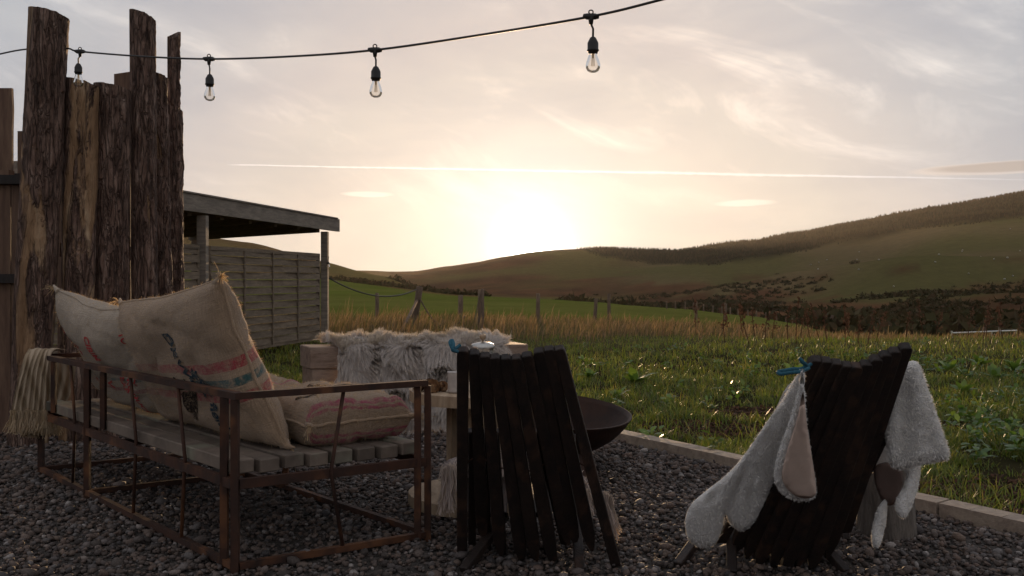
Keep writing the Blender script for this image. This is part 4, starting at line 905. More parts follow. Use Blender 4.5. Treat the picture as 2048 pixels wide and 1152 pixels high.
# ------------------------------------------------------------------ sofa
N0 = Vector((-.982, 3.28, 0)); A1 = (Vector((-.338, 3.70, 0))-N0).normalized(); T1 = (Vector((-2.536, 4.98, 0))-N0).normalized(); LA, LT = .77, 2.30
def SF(t, s, z): return N0+T1*t+A1*s+Vector((0, 0, z))
def sofa():
    e = empty('outdoor_sofa', N0); tag(e, 'rusty steel frame sofa with weathered wooden slat seat', 'sofa')
    def bar(nm, a, b, w=.024, h=.024): return MB().bar(a, b, w, h).build(nm, M['rust'], e, False)
    ZT = .64
    for t, s in ((0, 0), (.085, 0), (0, LA), (.0, LA-.045), (1.56, 0), (LT, 0), (LT, LA), (1.15, LA), (.7, LA-.012)):
        if t == .7: continue
        bar('leg', SF(t, s, .0), SF(t, s, ZT-.012) if s < LA*.9 or t in (0, LT) else SF(t, s, .32), .026, .026)
    bar('post', SF(1.34, .0, .36), SF(1.34, .0, ZT-.014), .026, .022)
    bar('post', SF(2.08, .0, .36), SF(2.08, .0, ZT-.014), .022, .022)
    # top: flat angle rails doubled side by side
    bar('top_rail', SF(-.013, .013, ZT), SF(-.013, LA-.012, ZT)); bar('top_rail', SF(.028, .03, ZT-.002), SF(.028, LA-.03, ZT-.002), .02, .02)
    bar('top_rail', SF(-.026, 0, ZT-.0005), SF(LT, 0, ZT-.0005)); bar('top_rail', SF(.05, .034, ZT-.003), SF(LT-.02, .034, ZT-.003), .02, .02); bar('top_rail', SF(LT, .013, ZT-.001), SF(LT, LA, ZT-.001))
    for z in (.325,):
        bar('seat_rail', SF(.0, .014, z), SF(.0, LA-.014, z), .022, .034); bar('seat_rail', SF(.014, 0, z), SF(LT-.014, 0, z), .022, .034); bar('seat_rail', SF(LT, .014, z), SF(LT, LA-.014, z), .022, .034); bar('seat_rail', SF(.014, LA, z), SF(LT-.014, LA, z), .022, .034)
        bar('seat_rail', SF(1.15, .02, z-.002), SF(1.15, LA-.02, z-.002), .022, .03)
    for a, b in (((0, .014), (0, LA-.014)), ((.014, 0), (LT-.014, 0)), ((LT, .014), (LT, LA-.014)), ((.014, LA), (LT-.014, LA)), ((1.56, .014), (1.56, LA-.014))):
        bar('bottom_rail', SF(*a, .034), SF(*b, .034), .024, .024)
    for t in (.49, .995, 1.80): MB().tube([SF(t, -.002, ZT-.01), SF(t-.07, -.004, .36), SF(t-.03, -.002, .026)], .0075, 8).build('bent_rod', M['rust'], e, True)
    MB().tube([SF(-.004, LA*.53, ZT-.01), SF(-.01, LA*.46, .33), SF(-.004, LA*.53, .024)], .0075, 8).build('bent_rod', M['rust'], e, True)
    w = .079; gap = (LA-.02-8*w)/7
    for i in range(8):
        s = .012+w/2+i*(w+gap); z = .374+random.uniform(-.003, .003); t0 = .035+random.uniform(0, .012)
        MB().bar(SF(t0, s, z), SF(LT-.03, s, z+random.uniform(-.004, .004)), w, .050).build('slat', M['slat'], e, False, .004)
sofa()

def pillow(name, cs, th, mat, label, nu=48, nv=38, p=4.0, wr=.016, seed=0, sag=0.0, flip=1, seam=True, frn=1500):
    """stuffed sack: cs = corners (u0v0, u1v0, u1v1, u0v1); returns (object, surface function)"""
    c = [Vector(x) for x in cs]; nrm = ((c[1]-c[0]).cross(c[3]-c[0])).normalized()*flip
    def S(u, v, side, off=0):
        # edges pull in between the corners, so the corners stand out as ears
        uu = u; vv = v
        pin = .045*(4*v*(1-v)); pin2 = .05*(4*u*(1-u))
        u2 = pin+(1-2*pin)*u; v2 = pin2*.6+(1-2*pin2*.6)*v
        q = (c[0]*(1-u2)+c[1]*u2)*(1-v2)+(c[3]*(1-u2)+c[2]*u2)*v2
        f = (max(0, 1-abs(2*u-1)**p)*max(0, 1-abs(2*v-1)**p))**.48
        w = noise.noise(Vector((u*3.1, v*3.1, seed)))*1.2+noise.noise(Vector((u*8, v*8, seed+4)))*.5
        edge = 1-min(1, f*1.2); w2 = noise.noise(Vector((u*26, v*26, seed+8)))*edge
        cr = max(0, 1-abs(noise.noise(Vector((u*2.3+seed, v*2.9, seed*2))))*11)+.7*max(0, 1-abs(noise.noise(Vector((u*4.1, v*3.3+seed, 5))))*10)
        q = q+nrm*side*f*-.013*cr
        q = q+nrm*side*(f*th/2*(1+.17*w)+off+wr*w2*.6*side)+nrm*wr*w*(1-f)
        q.z -= sag*4*u*(1-u)*v
        return q
    co, fs, uvs = [], [], []
    idx = {}
    for side in (1, -1):
        for j in range(nv+1):
            for i in range(nu+1):
                # denser rows near the rim
                u = .5-.5*math.cos(math.pi*i/nu) if True else i/nu; v = .5-.5*math.cos(math.pi*j/nv)
                b = i in (0, nu) or j in (0, nv)
                if b and side == -1: idx[side, i, j] = idx[1, i, j]; continue
                idx[side, i, j] = len(co); co.append(S(u, v, side)); uvs.append((u, v))
    for side in (1, -1):
        for j in range(nv):
            for i in range(nu):
                f = [idx[side, i, j], idx[side, i+1, j], idx[side, i+1, j+1], idx[side, i, j+1]]; fs.append(tuple(f if side*flip > 0 else f[::-1]))
    me = bpy.data.meshes.new(name); me.from_pydata(co, [], fs); me.update(); smooth(me)
    ul = me.uv_layers.new(name='UVMap')
    for l in me.loops: ul.data[l.index].uv = uvs[l.vertex_index]
    e = empty(name, sum(c, Vector())/4-Vector((0, 0, th/2))); tag(e, label, 'sack cushion', 'jute sack cushions on the sofa')
    body = link('sack_body', me, mat, e)
    if seam:
        rim = [S(u, 0, 0) for u in np.linspace(0, 1, 30)]+[S(1, v, 0) for v in np.linspace(.03, 1, 24)]+[S(u, 1, 0) for u in np.linspace(.97, 0, 30)]+[S(0, v, 0) for v in np.linspace(.97, .03, 24)]
        rs = [.0065*(1+.35*noise.noise(q*31)) for q in rim]; MB().tube(rim+[rim[0]], rs+[rs[0]], 7).build('seam', mat, e, True)
        for k, q in enumerate(c):   # tied corner ears
            ctr = sum(c, Vector())/4; d = (q-ctr).normalized(); a = q-d*.035; b = q+d*.022+Vector((0, 0, .004))
            MB().tube([a, a.lerp(b, .45), a.lerp(b, .6), b+Vector((random.uniform(-.02, .02), 0, .008))], [.024, .013, .011, .004], 9).build('corner_ear', mat, e, True)
        ctr = sum(c, Vector())/4; ep = np.array([tuple(q+(q-ctr).normalized()*.012) for q in c for _ in range(50)]); ed = np.array([tuple((q-ctr).normalized()) for q in c for _ in range(50)])+rng.normal(0, .5, (200, 3)); el_ = rng.uniform(.015, .04, 200)[:, None, None]; tq = np.array([0, .5, 1.0])[None, :, None]
        es = np.cross(ed, rng.normal(0, 1, (200, 3))); es /= np.linalg.norm(es, axis=1, keepdims=True); tag(link('frayed_tip', ribbons('frayed_tip', ep[:, None, :]+ed[:, None, :]*el_*tq+np.array([0, 0, -1])*el_*.7*tq**2, np.full((200, 3), .002), es), M['jute'], e), kind='stuff')
        n = frn; rp = np.array([tuple(q) for q in rim]); i = rng.integers(0, len(rim)-1, n); t = rng.random((n, 1)); b = rp[i]*(1-t)+rp[i+1]*t+rng.normal(0, .006, (n, 3)); d = rng.normal(0, 1, (n, 3)); d /= np.linalg.norm(d, axis=1, keepdims=True)
        L = (np.abs(rng.normal(0, .012, n))+.006)[:, None, None]; tt = np.array([0, .5, 1.0])[None, :, None]
        Pt = b[:, None, :]+d[:, None, :]*L*tt+np.array([0, 0, -.5])*L*tt**2; sd = np.cross(d, rng.normal(0, 1, (n, 3))); sd /= np.linalg.norm(sd, axis=1, keepdims=True)
        tag(link('loose_fibre', ribbons('loose_fibre', Pt, np.full((n, 3), .0011)*np.array([1, .8, .3]), sd), M['jute'], e), kind='stuff')
        fur('fuzz', body, 5200, .010, .0009, M['jute'], body, .2, .8, 0, 3)
    return e, S, nrm
def text_mesh(txt, bold=False):
    cu = bpy.data.curves.new('lettering', 'FONT'); cu.body = txt; cu.resolution_u = 3; cu.align_x = 'LEFT'; cu.offset = .035 if bold else 0.006
    ob = bpy.data.objects.new('lettering', cu); C.objects.link(ob); bpy.context.view_layer.update()
    me = bpy.data.meshes.new_from_object(ob.evaluated_get(bpy.context.evaluated_depsgraph_get())); bpy.data.objects.remove(ob); bpy.data.curves.remove(cu)
    bm = bmesh.new(); bm.from_mesh(me)
    for _ in range(3): bmesh.ops.subdivide_edges(bm, edges=[x for x in bm.edges if x.calc_length() > .18], cuts=1); bmesh.ops.triangulate(bm, faces=bm.faces[:])
    bm.to_mesh(me); bm.free(); return me
def print_on(e, S, side, me, fn, mat, off=.0035, name='lettering'):
    """lay flat print over the cloth: fn maps print x,y to cloth u,v"""
    for v in me.vertices:
        u, w = fn(v.co.x, v.co.y); v.co = S(min(.985, max(.015, u)), min(.985, max(.015, w)), side, off)
    me.update(); return link(name, me, mat, [q for q in e.children if q.name.startswith('sack_body')][0])
def blob_mesh(pts):
    out = crom([(x, y, 0) for x, y in pts], 6, True); n = len(out); xs = [p.x for p in out]; ys = [p.y for p in out]; st = .03
    gx, gy = np.meshgrid(np.arange(min(xs), max(xs), st), np.arange(min(ys), max(ys), st)); k = in_gravel(gx.ravel(), gy.ravel(), out)
    pp = [Vector((p.x, p.y)) for p in out]+[Vector((x, y)) for x, y in zip(gx.ravel()[k], gy.ravel()[k])]
    r = geometry.delaunay_2d_cdt(pp, [], [list(range(n))], 1, 1e-5); me = bpy.data.meshes.new('print'); me.from_pydata([(v.x, v.y, 0) for v in r[0]], [], [tuple(f) for f in r[2]]); me.update(); return me
RED, GRN, PINK = (0.40, 0.05, 0.06), (0.03, 0.10, 0.10), (0.42, 0.07, 0.12)
# upright sacks leaning on the back rail
m1 = sack_mat('striped_jute', [(.50, .565, RED), (.405, .455, GRN), (.31, .365, RED)])
e1, S1, n1 = pillow('jute_sack', [SF(1.32, .30, .41), SF(.14, .27, .41), SF(.235, .05, 1.055), SF(1.30, .06, .945)], .23, m1, 'upright jute sack with red and green bands nearest the sofa corner', seed=3, p=5, flip=1)
side1 = 1 if n1.y < 0 else -1
def down(u0, v0, su, sv, slant=0): return lambda x, y: (u0+y*su+x*slant, v0-x*sv)
print_on(e1, S1, side1, text_mesh('DRW', True), down(.575, .80, .095, .135, .035), M['ink_navy'])
print_on(e1, S1, side1, text_mesh('field', True), down(.755, .31, .075, .11, 0.0), M['ink_navy'])
print_on(e1, S1, side1, blob_mesh([(.50, .47), (.56, .44), (.62, .47), (.66, .40), (.64, .30), (.60, .19), (.56, .16), (.525, .22), (.515, .34)]), lambda x, y: (x, y), M['ink_black'], .003, 'printed_motif')
for k, (u, v, r) in enumerate([(.74, .505, .030), (.765, .45, .026), (.735, .43, .022), (.80, .42, .024), (.70, .47, .018), (.79, .375, .02), (.745, .36, .016)]):
    pts = [(u+r*math.cos(a)*(1 if i % 2 else .62), v+r*1.5*math.sin(a)*(1 if i % 2 else .62)) for i, a in enumerate(np.linspace(0, 6.28, 13)[:-1])]
    print_on(e1, S1, side1, blob_mesh(pts), lambda x, y: (x, y), M['ink_navy'], .003+.0004*k, 'printed_motif')
m2 = sack_mat('plain_jute', [(.30, .335, (.30, .10, .09)), (.40, .425, (.10, .13, .12))], (0.47, 0.37, 0.28))
e2, S2, n2 = pillow('jute_sack', [SF(2.24, .36, .41), SF(1.22, .36, .41), SF(1.16, .15, .95), SF(2.22, .05, 1.0)], .27, m2, 'upright jute sack with red stencilled lettering at the far sofa end', seed=11, p=4, sag=.05)
side2 = 1 if n2.y < 0 else -1
for tx, u0, v0, su, sv in [('EXP', .66, .44, .06, .085), ('PRODUCE', .73, .47, .055, .085), ('OF', .79, .46, .055, .085), ('CIBIM', .50, .86, .085, .095), ('KO', .12, .80, .10, .12), ('AB', .25, .72, .08, .10), ('V', .50, .40, .10, .12), ('O', .33, .40, .10, .12), ('TO', .82, .86, .055, .08)]:
    print_on(e2, S2, side2, text_mesh(tx, True), down(u0, v0, su, sv, .012), M['ink_red'])
# flat sacks on the seat
m3 = sack_mat('pink_striped_jute', [(.010, .018, PINK), (.026, .055, PINK), (.93, .955, PINK)], fade=.95)
e3, S3, n3 = pillow('jute_sack', [SF(.10, .33, .49), SF(.10, .77, .495), SF(.80, .77, .495), SF(.80, .33, .49)], .20, m3, 'flat jute sack with pink stripes lying on the slats by the sofa arm', seed=21, p=11)
side3 = 1 if n3.z > 0 else -1
arc = lambda r0, r1, a0, a1: blob_mesh([(r1*math.cos(a), r1*math.sin(a)) for a in np.linspace(a0, a1, 9)]+[(r0*math.cos(a), r0*math.sin(a)) for a in np.linspace(a1, a0, 9)])
print_on(e3, S3, side3, arc(.16, .20, .2, 1.4), lambda x, y: (.62+x, .32+y*.7), M['ink_black'], .003, 'printed_motif')
print_on(e3, S3, side3, arc(.16, .20, 1.9, 3.0), lambda x, y: (.60+x, .32+y*.7), M['ink_black'], .003, 'printed_motif')
print_on(e3, S3, side3, text_mesh('DO', True), lambda x, y: (.50+x*.13, .55+y*.12), M['ink_black'])
print_on(e3, S3, side3, text_mesh('CAFE', True), lambda x, y: (.20+x*.13, .40+y*.10), M['ink_black'])
print_on(e3, S3, side3, blob_mesh([(.05, .25), (.2, .30), (.32, .28), (.2, .24), (.1, .2)]), lambda x, y: (x, y), M['ink_black'], .003, 'printed_motif')
m4 = sack_mat('worn_jute', [(.1, .13, PINK)])
pillow('jute_sack', [SF(.88, .36, .49), SF(.88, .79, .49), SF(1.55, .79, .49), SF(1.55, .36, .49)], .20, m4, 'flat plain jute sack half hidden behind the pink striped one', seed=31, p=6)

# throw over the far corner of the sofa
def sheet(name, rows, mat, parent, nu=34, nv=22, pleat=.012, npl=7, th=.008, seed=0):
    """hanging cloth between rows of (left px, right px, row, Y); pleated"""
    R_ = [Vector((a, b, c)) for a, b, c, _ in rows]; Ys = [r[3] for r in rows]; R2 = crom(R_, 8); Y2 = crom([(y, 0, 0) for y in Ys], 8); n = len(R2)
    co = []
    for side in (0, 1):
        for j in range(n):
            for i in range(nu+1):
                u = i/nu; Y = Y2[j].x+pleat*math.sin(u*npl*6.28+seed+noise.noise(Vector((u*3, j*.1, seed)))*2)*min(1, .25+j/n)+side*th
                co.append(P(R2[j].x*(1-u)+R2[j].y*u, R2[j].z+3*noise.noise(Vector((u*5, j*.05, seed))), Y))
    k = nu+1; o = n*k; fs = []
    for j in range(n-1):
        for i in range(nu): fs += [(j*k+i, j*k+i+1, (j+1)*k+i+1, (j+1)*k+i), (o+(j+1)*k+i, o+(j+1)*k+i+1, o+j*k+i+1, o+j*k+i)]
        fs += [(j*k, (j+1)*k, o+(j+1)*k, o+j*k), (o+j*k+nu, o+(j+1)*k+nu, (j+1)*k+nu, j*k+nu)]
    for i in range(nu): fs += [(o+i, o+i+1, i+1, i), ((n-1)*k+i, (n-1)*k+i+1, o+(n-1)*k+i+1, o+(n-1)*k+i)]
    me = bpy.data.meshes.new(name); me.from_pydata(co, [], fs); me.update(); smooth(me); return link(name, me, mat, parent), [co[(n-1)*k+i] for i in range(nu+1)]
def fringe(name, pts, ln, mat, parent, n=900, wd=.0022, spread=.02, lean=(0, 0, 0), knots=0):
    A = np.array([tuple(p) for p in pts]); t = rng.random(n)*(len(A)-1.001); 
    if knots: t = (np.round(t/(len(A)-1)*knots)/knots*(len(A)-1.001)).clip(0, len(A)-1.001)
    i = t.astype(int); f = (t-i)[:, None]; b = A[i]*(1-f)+A[i+1]*f+rng.normal(0, .004, (n, 3)); l = ln*rng.uniform(.7, 1.1, n); tt = np.linspace(0, 1, 6)
    sw = rng.normal(0, spread, (n, 3)); sw[:, 2] = 0
    Pt = b[:, None, :]+np.array([0, 0, -1])*(l[:, None]*tt)[..., None]+(sw+np.array(lean))[:, None, :]*(tt**1.6)[None, :, None]
    Pt[..., 0] += .004*np.sin(tt*9+rng.uniform(0, 6, (n, 1)))
    Wd = np.full((n, 6), wd); S = np.stack([np.cos(a := rng.uniform(0, 6.28, n)), np.sin(a), np.zeros(n)], -1)
    return tag(link(name, ribbons(name, Pt, Wd, S), mat, parent), kind='stuff')
def throw():
    p = P(80, 700, 4.95); e = empty('throw_blanket', p); tag(e, 'cream striped throw with fringed ends over the far sofa corner', 'blanket')
    m, nt, b = new_mat('striped_throw'); co = node(nt, 'ShaderNodeTexCoord').outputs['Object']
    dv = node(nt, 'ShaderNodeVectorMath', operation='DOT_PRODUCT', inp={0: co, 1: (.95, 0, .30)}).outputs['Value']
    st = node(nt, 'ShaderNodeTexWave', inp={'Vector': node(nt, 'ShaderNodeCombineXYZ', inp={0: dv}).outputs[0], 'Scale': 4.0, 'Distortion': .5}).outputs[1]; nn = noise_n(nt, co, 180, 3)
    col = mixc(nt, ramp(nt, st, [(.5, g(0)), (.9, g(1))]), (.44, .34, .24), (.30, .22, .14)); nt.links.new(col, b.inputs['Base Color']); b.inputs['Roughness'].default_value = .95; bump(nt, b, nn, .004)
    o, bot = sheet('cloth', [(66, 134, 700, 5.02), (58, 110, 698, 4.93), (48, 100, 716, 4.86), (38, 96, 750, 4.85), (28, 93, 790, 4.86), (22, 92, 822, 4.87)], m, e, pleat=.012, npl=6)
    fringe('fringe', bot, .11, M['cotton'], o, 1500, .003, .016)
    o, bot = sheet('cloth', [(90, 152, 712, 5.12), (92, 151, 740, 5.14), (88, 140, 790, 5.16), (84, 118, 832, 5.17)], m, e, pleat=.01, npl=3, seed=4)
    fringe('fringe', bot, .10, M['cotton'], o, 500, .003, .012)
    fringe('fringe', [P(44, 838, 4.95), P(85, 845, 4.98)], .08, M['cotton'], e, 500, .003, .012)
throw()

# ------------------------------------------------------------------ stick chairs
def stick_chair(name, tops, bots, legs, seat, label, rope):
    """folding chair of two fans of sticks: tops/bots = back sticks, legs = sticks that run down behind, seat = hidden seat ends"""
    c = sum((Vector(b) for b in bots), Vector())/len(bots); e = empty(name, (c.x, c.y, 0)); tag(e, label, 'chair', 'black stick chairs facing the fire')
    for k, (a, b) in enumerate(zip(tops, bots)):
        a, b = Vector(a), Vector(b); d = (b-a).normalized(); lat = (Vector(tops[-1])-Vector(tops[0])).normalized(); lat = (lat-d*lat.dot(d)).normalized(); nn = d.cross(lat)
        w, th = .0188, .014; mb = MB(); pr = []
        prof = [(-.62, .0), (-.92, .006), (-1, .016), (1, .016), (.92, .006), (.62, .0)]      # softened top
        tipk = .75 if k % 2 else .45; L = (b-a).length
        sec = [(0, .62), (.007, .88), (.02, 1), (.3, 1.05), (L-.16, 1.28), (L-.09, 1.25), (L-.03, tipk+.25), (L, tipk*.6)] if 0 < k < len(tops)-1 else [(0, .62), (.007, .88), (.02, 1), (L-.02, 1), (L, .95)]
        vs, fs = [], []
        for h, s in sec:
            p = a+d*h; j = .0012*noise.noise(p*20)
            vs += [p-lat*(w*s+j)-nn*th, p+lat*(w*s+j)-nn*th, p+lat*(w*s+j)+nn*th, p-lat*(w*s+j)+nn*th]
        for i in range(len(sec)-1):
            for q in range(4): fs.append((i*4+q, i*4+(q+1) % 4, (i+1)*4+(q+1) % 4, (i+1)*4+q))
        fs += [(3, 2, 1, 0), tuple(range(len(sec)*4-4, len(sec)*4))]
        mb.add(vs, fs).build('back_stick', M['black_wood'], e, False, .0025)
    for p, q in legs: MB().bar(p, q, .036, .03).build('leg_stick', M['black_wood'], e, False, .003)
    for p, q in seat: MB().bar(p, q, .03, .026).build('seat_stick', M['black_wood'], e, False, .003)
    for h in (.06, .52):        # wire through the sticks
        pts = [Vector(a).lerp(Vector(b), h) for a, b in zip(tops, bots)]; MB().tube(pts, .003, 5).build('wire', M['iron'], e)
    for rp in rope: MB().tube(crom(rp, 6), .0055, 8).build('rope_knot', M['blue_rope'], e, True)
    return e
def lin(a, b, n): return [a+(b-a)*i/(n-1) for i in range(n)]
# chair in front of the fire bowl
tpx = [926, 948, 969, 989, 1011, 1032, 1053, 1077, 1097, 1117]; tpy = [697, 702, 708, 711, 712, 712, 707, 699, 695, 694]
tops = [P(x, y, 2.9) for x, y in zip(tpx, tpy)]
bpx = [924, 966, 1002, 1044, 1072, 1106, 1136, 1150, 1184, 1232]; bpy_ = [1112, 1068, 1108, 1116, 1122, 1120, 1086, 1080, 1098, 1140]
bots = [P(x, y, 3.48-.012*i) for i, (x, y) in enumerate(zip(bpx, bpy_))]; bots[0].z = max(bots[0].z, .012); bots[-1].z = .012
legs = [(P(1010, 1030, 3.58), Vector((-.172, 3.30, .012))), (P(1150, 1010, 3.6), Vector((.242, 3.30, .012)))]
seat = [(Vector((-.16+.042*i, 3.46, .17)), Vector((-.17+.05*i, 3.92, .40))) for i in range(9)]
seat += [(P(945+i*22, 860, 3.20), P(944+i*31, 1085+(i%3)*14, 3.54)) for i in range(7)]
# front feet hold the seat up
legs += [(Vector((-.2, 3.90, .40)), Vector((-.2, 3.78, .012))), (Vector((.25, 3.90, .40)), Vector((.25, 3.78, .012)))]
stick_chair('stick_chair', tops, bots, legs, seat, 'black stick chair standing before the fire bowl with its sticks fanned out', [[P(908, 702, 2.88), P(903, 694, 2.86), P(900, 684, 2.87), P(905, 681, 2.88), P(907, 690, 2.86), P(905, 700, 2.85), P(915, 703, 2.87)], [P(906, 699, 2.86), P(914, 695, 2.87), P(920, 690, 2.88)]])
tpx = [1634, 1654, 1674, 1694, 1714, 1734, 1754, 1773, 1791, 1812]; tpy = [716, 718, 722, 727, 729, 724, 714, 705, 698, 690]
tops = [P(x, y, 2.76-.004*i) for i, (x, y) in enumerate(zip(tpx, tpy))]
bpx = [1442, 1468, 1492, 1516, 1542, 1568, 1594, 1622, 1652, 1690]; bpy_ = [1080, 1100, 1112, 1126, 1132, 1140, 1130, 1132, 1112, 1060]
bots = [P(x, y, 3.42-.012*i) for i, (x, y) in enumerate(zip(bpx, bpy_))]
legs = [(P(1400, 1070, 3.5), Vector((.602, 3.36, .012))), (P(1462, 1060, 3.45), Vector((.778, 3.27, .012))), (P(1600, 1040, 3.5), Vector((1.185, 3.28, .012)))]
seat = [(Vector((.80+.045*i, 3.47, .16)), Vector((1.0+.045*i, 3.80, .37))) for i in range(9)]
seat += [(P(1640+i*19, 860, 3.06), P(1475+i*26, 1122-abs(i-4)*7, 3.46)) for i in range(8)]
legs += [(Vector((1.02, 3.78, .37)), Vector((1.04, 3.70, .012))), (Vector((1.34, 3.78, .37)), Vector((1.33, 3.70, .012)))]
stick_chair('stick_chair', tops, bots, legs, seat, 'black stick chair draped with white sheepskin on both sides', [[P(1622, 728, 2.74), P(1612, 734, 2.73), P(1600, 738, 2.72), P(1586, 738, 2.72), P(1570, 741, 2.72), P(1556, 744, 2.72), P(1562, 748, 2.71), P(1582, 745, 2.7), P(1602, 743, 2.7), P(1618, 736, 2.72)], [P(1616, 733, 2.73), P(1606, 724, 2.72), P(1598, 716, 2.72)], [P(1614, 735, 2.73), P(1607, 726, 2.74), P(1600, 722, 2.74)]])

# sheepskin on the chair
def chair_sheepskin():
    e = empty('white_sheepskin', (1.0, 3.1, .3)); tag(e, 'white sheepskin hanging down both sides of the black stick chair', 'sheepskin')
    dl = lambda x, y: 2.70+(y-740)/340*.62
    
    def seg(x, y, pts):
        d = 1e9
        for (ax, ay), (bx, by) in zip(pts, pts[1:]):
            t = max(0, min(1, ((x-ax)*(bx-ax)+(y-ay)*(by-ay))/((bx-ax)**2+(by-ay)**2))); d = min(d, math.hypot(x-ax-t*(bx-ax), y-ay-t*(by-ay)))
        return d
    CR = [[(1452, 1030), (1468, 985), (1500, 915), (1555, 825)], [(1420, 1000), (1440, 965), (1500, 880)], [(1540, 985), (1535, 940), (1562, 870), (1590, 800)], [(1490, 1050), (1505, 960), (1540, 880)]]
    fold = lambda x, y: sum(-w*math.exp(-(seg(x, y, c)/s)**2) for c, w, s in zip(CR, (.06, .045, .05, .03), (10, 9, 10, 9)))+.012
    a = inflate('fleece', [(1606, 738), (1592, 752), (1564, 800), (1528, 852), (1490, 908), (1452, 950), (1408, 985), (1380, 1012), (1370, 1045), (1378, 1080), (1402, 1096), (1428, 1090), (1443, 1062), (1451, 1030), (1458, 1045), (1480, 1063), (1502, 1052), (1522, 1020), (1540, 980), (1560, 930), (1588, 860), (1602, 800), (1610, 760)], dl, .042, 34, M['fleece'], e, 8, fold, seed=1)
    df = lambda x, y: 2.64+(y-740)/340*.50
    b = inflate('fleece', [(1604, 742), (1594, 790), (1576, 850), (1556, 905), (1548, 950), (1556, 978), (1580, 998), (1608, 1003), (1628, 996), (1632, 975), (1624, 920), (1614, 850), (1609, 780)], df, .022, 16, M['fleece'], e, 8, None, seed=2)
    h = inflate('hide', [(1605, 785), (1594, 838), (1575, 898), (1564, 945), (1569, 970), (1588, 990), (1610, 997), (1629, 992), (1632, 972), (1624, 915), (1614, 850), (1609, 800)], lambda x, y: df(x, y)-.034, .008, 8, M['hide'], e, 8, None, seed=3)
    dr = lambda x, y: 2.86+(y-740)/340*.30
    c = inflate('fleece', [(1822, 722), (1838, 728), (1850, 760), (1868, 812), (1886, 865), (1898, 903), (1892, 920), (1862, 926), (1826, 934), (1794, 938), (1776, 922), (1772, 880), (1774, 820), (1782, 770), (1800, 735)], dr, .040, 26, M['fleece'], e, 8, lambda x, y: .010*math.sin(x*.10), seed=4)
    d = inflate('fleece', [(1800, 925), (1838, 925), (1839, 955), (1830, 995), (1815, 1030), (1803, 1036), (1792, 1022), (1792, 1000), (1806, 975), (1812, 950)], lambda x, y: 3.08, .026, 14, M['fleece'], e, 8, None, seed=5)
    f = inflate('fleece', [(1768, 1000), (1774, 1008), (1772, 1045), (1762, 1085), (1753, 1100), (1744, 1088), (1744, 1060), (1754, 1020)], lambda x, y: 3.14, .020, 11, M['fleece'], e, 8, None, seed=6)
    inflate('hide', [(1752, 930), (1796, 925), (1806, 955), (1800, 985), (1786, 1010), (1768, 1005), (1756, 985), (1748, 955)], lambda x, y: 3.16, .010, 9, M['hide_back_shaded'], e, 9, None, seed=7)
    # the part that lies over the seat, towards the fire
    inflate('fleece', [(1590, 760), (1700, 770), (1800, 745), (1800, 860), (1760, 940), (1640, 960), (1500, 985), (1470, 950), (1540, 840)], lambda x, y: 3.04+(y-760)/220*.55, .03, 26, M['fleece'], e, 14, None, seed=8)
    for ob, n, ln in ((a, 9000, .0035), (b, 4000, .004), (c, 9000, .005), (d, 2000, .0035), (f, 1500, .003)): fur('pile', ob, n, ln, .0016, M['white_wool'], ob, .25, .7, .3, 3, cs=40)
chair_sheepskin()

# throw on the seat of the chair by the fire
def chair_throw():
    e = empty('tasselled_throw', (.05, 3.75, .3)); tag(e, 'grey rose throw with long tassels across the seat of the fanned chair', 'blanket')
    o = inflate('cloth', [(884, 935), (900, 918), (960, 905), (1040, 902), (1095, 908), (1130, 925), (1165, 950), (1205, 985), (1216, 1000), (1190, 1010), (1150, 985), (1100, 960), (1030, 950), (950, 950), (905, 955), (890, 960)], lambda x, y: 3.66, .03, 16, M['knit'], e, 10, lambda x, y: .012*math.sin(x*.11+y*.07), seed=4)
    fur('pile', o, 3500, .02, .003, M['yarn'], o, .7, .5, .4, 4)
    fringe('tassel', [P(886, 940, 3.62), P(898, 930, 3.60), P(908, 935, 3.60)], .17, M['yarn'], e, 240, .0035, .012, (-.004, 0, 0))
    fringe('tassel', [P(1206, 985, 3.6), P(1214, 988, 3.58), P(1222, 996, 3.58)], .155, M['yarn'], e, 260, .0035, .014, (.022, 0, 0))
    fringe('tassel', [P(1104, 938, 3.60), P(1128, 950, 3.58), P(1160, 970, 3.58), P(1180, 985, 3.58)], .09, M['yarn'], e, 300, .0035, .010, (.006, 0, 0))
chair_throw()

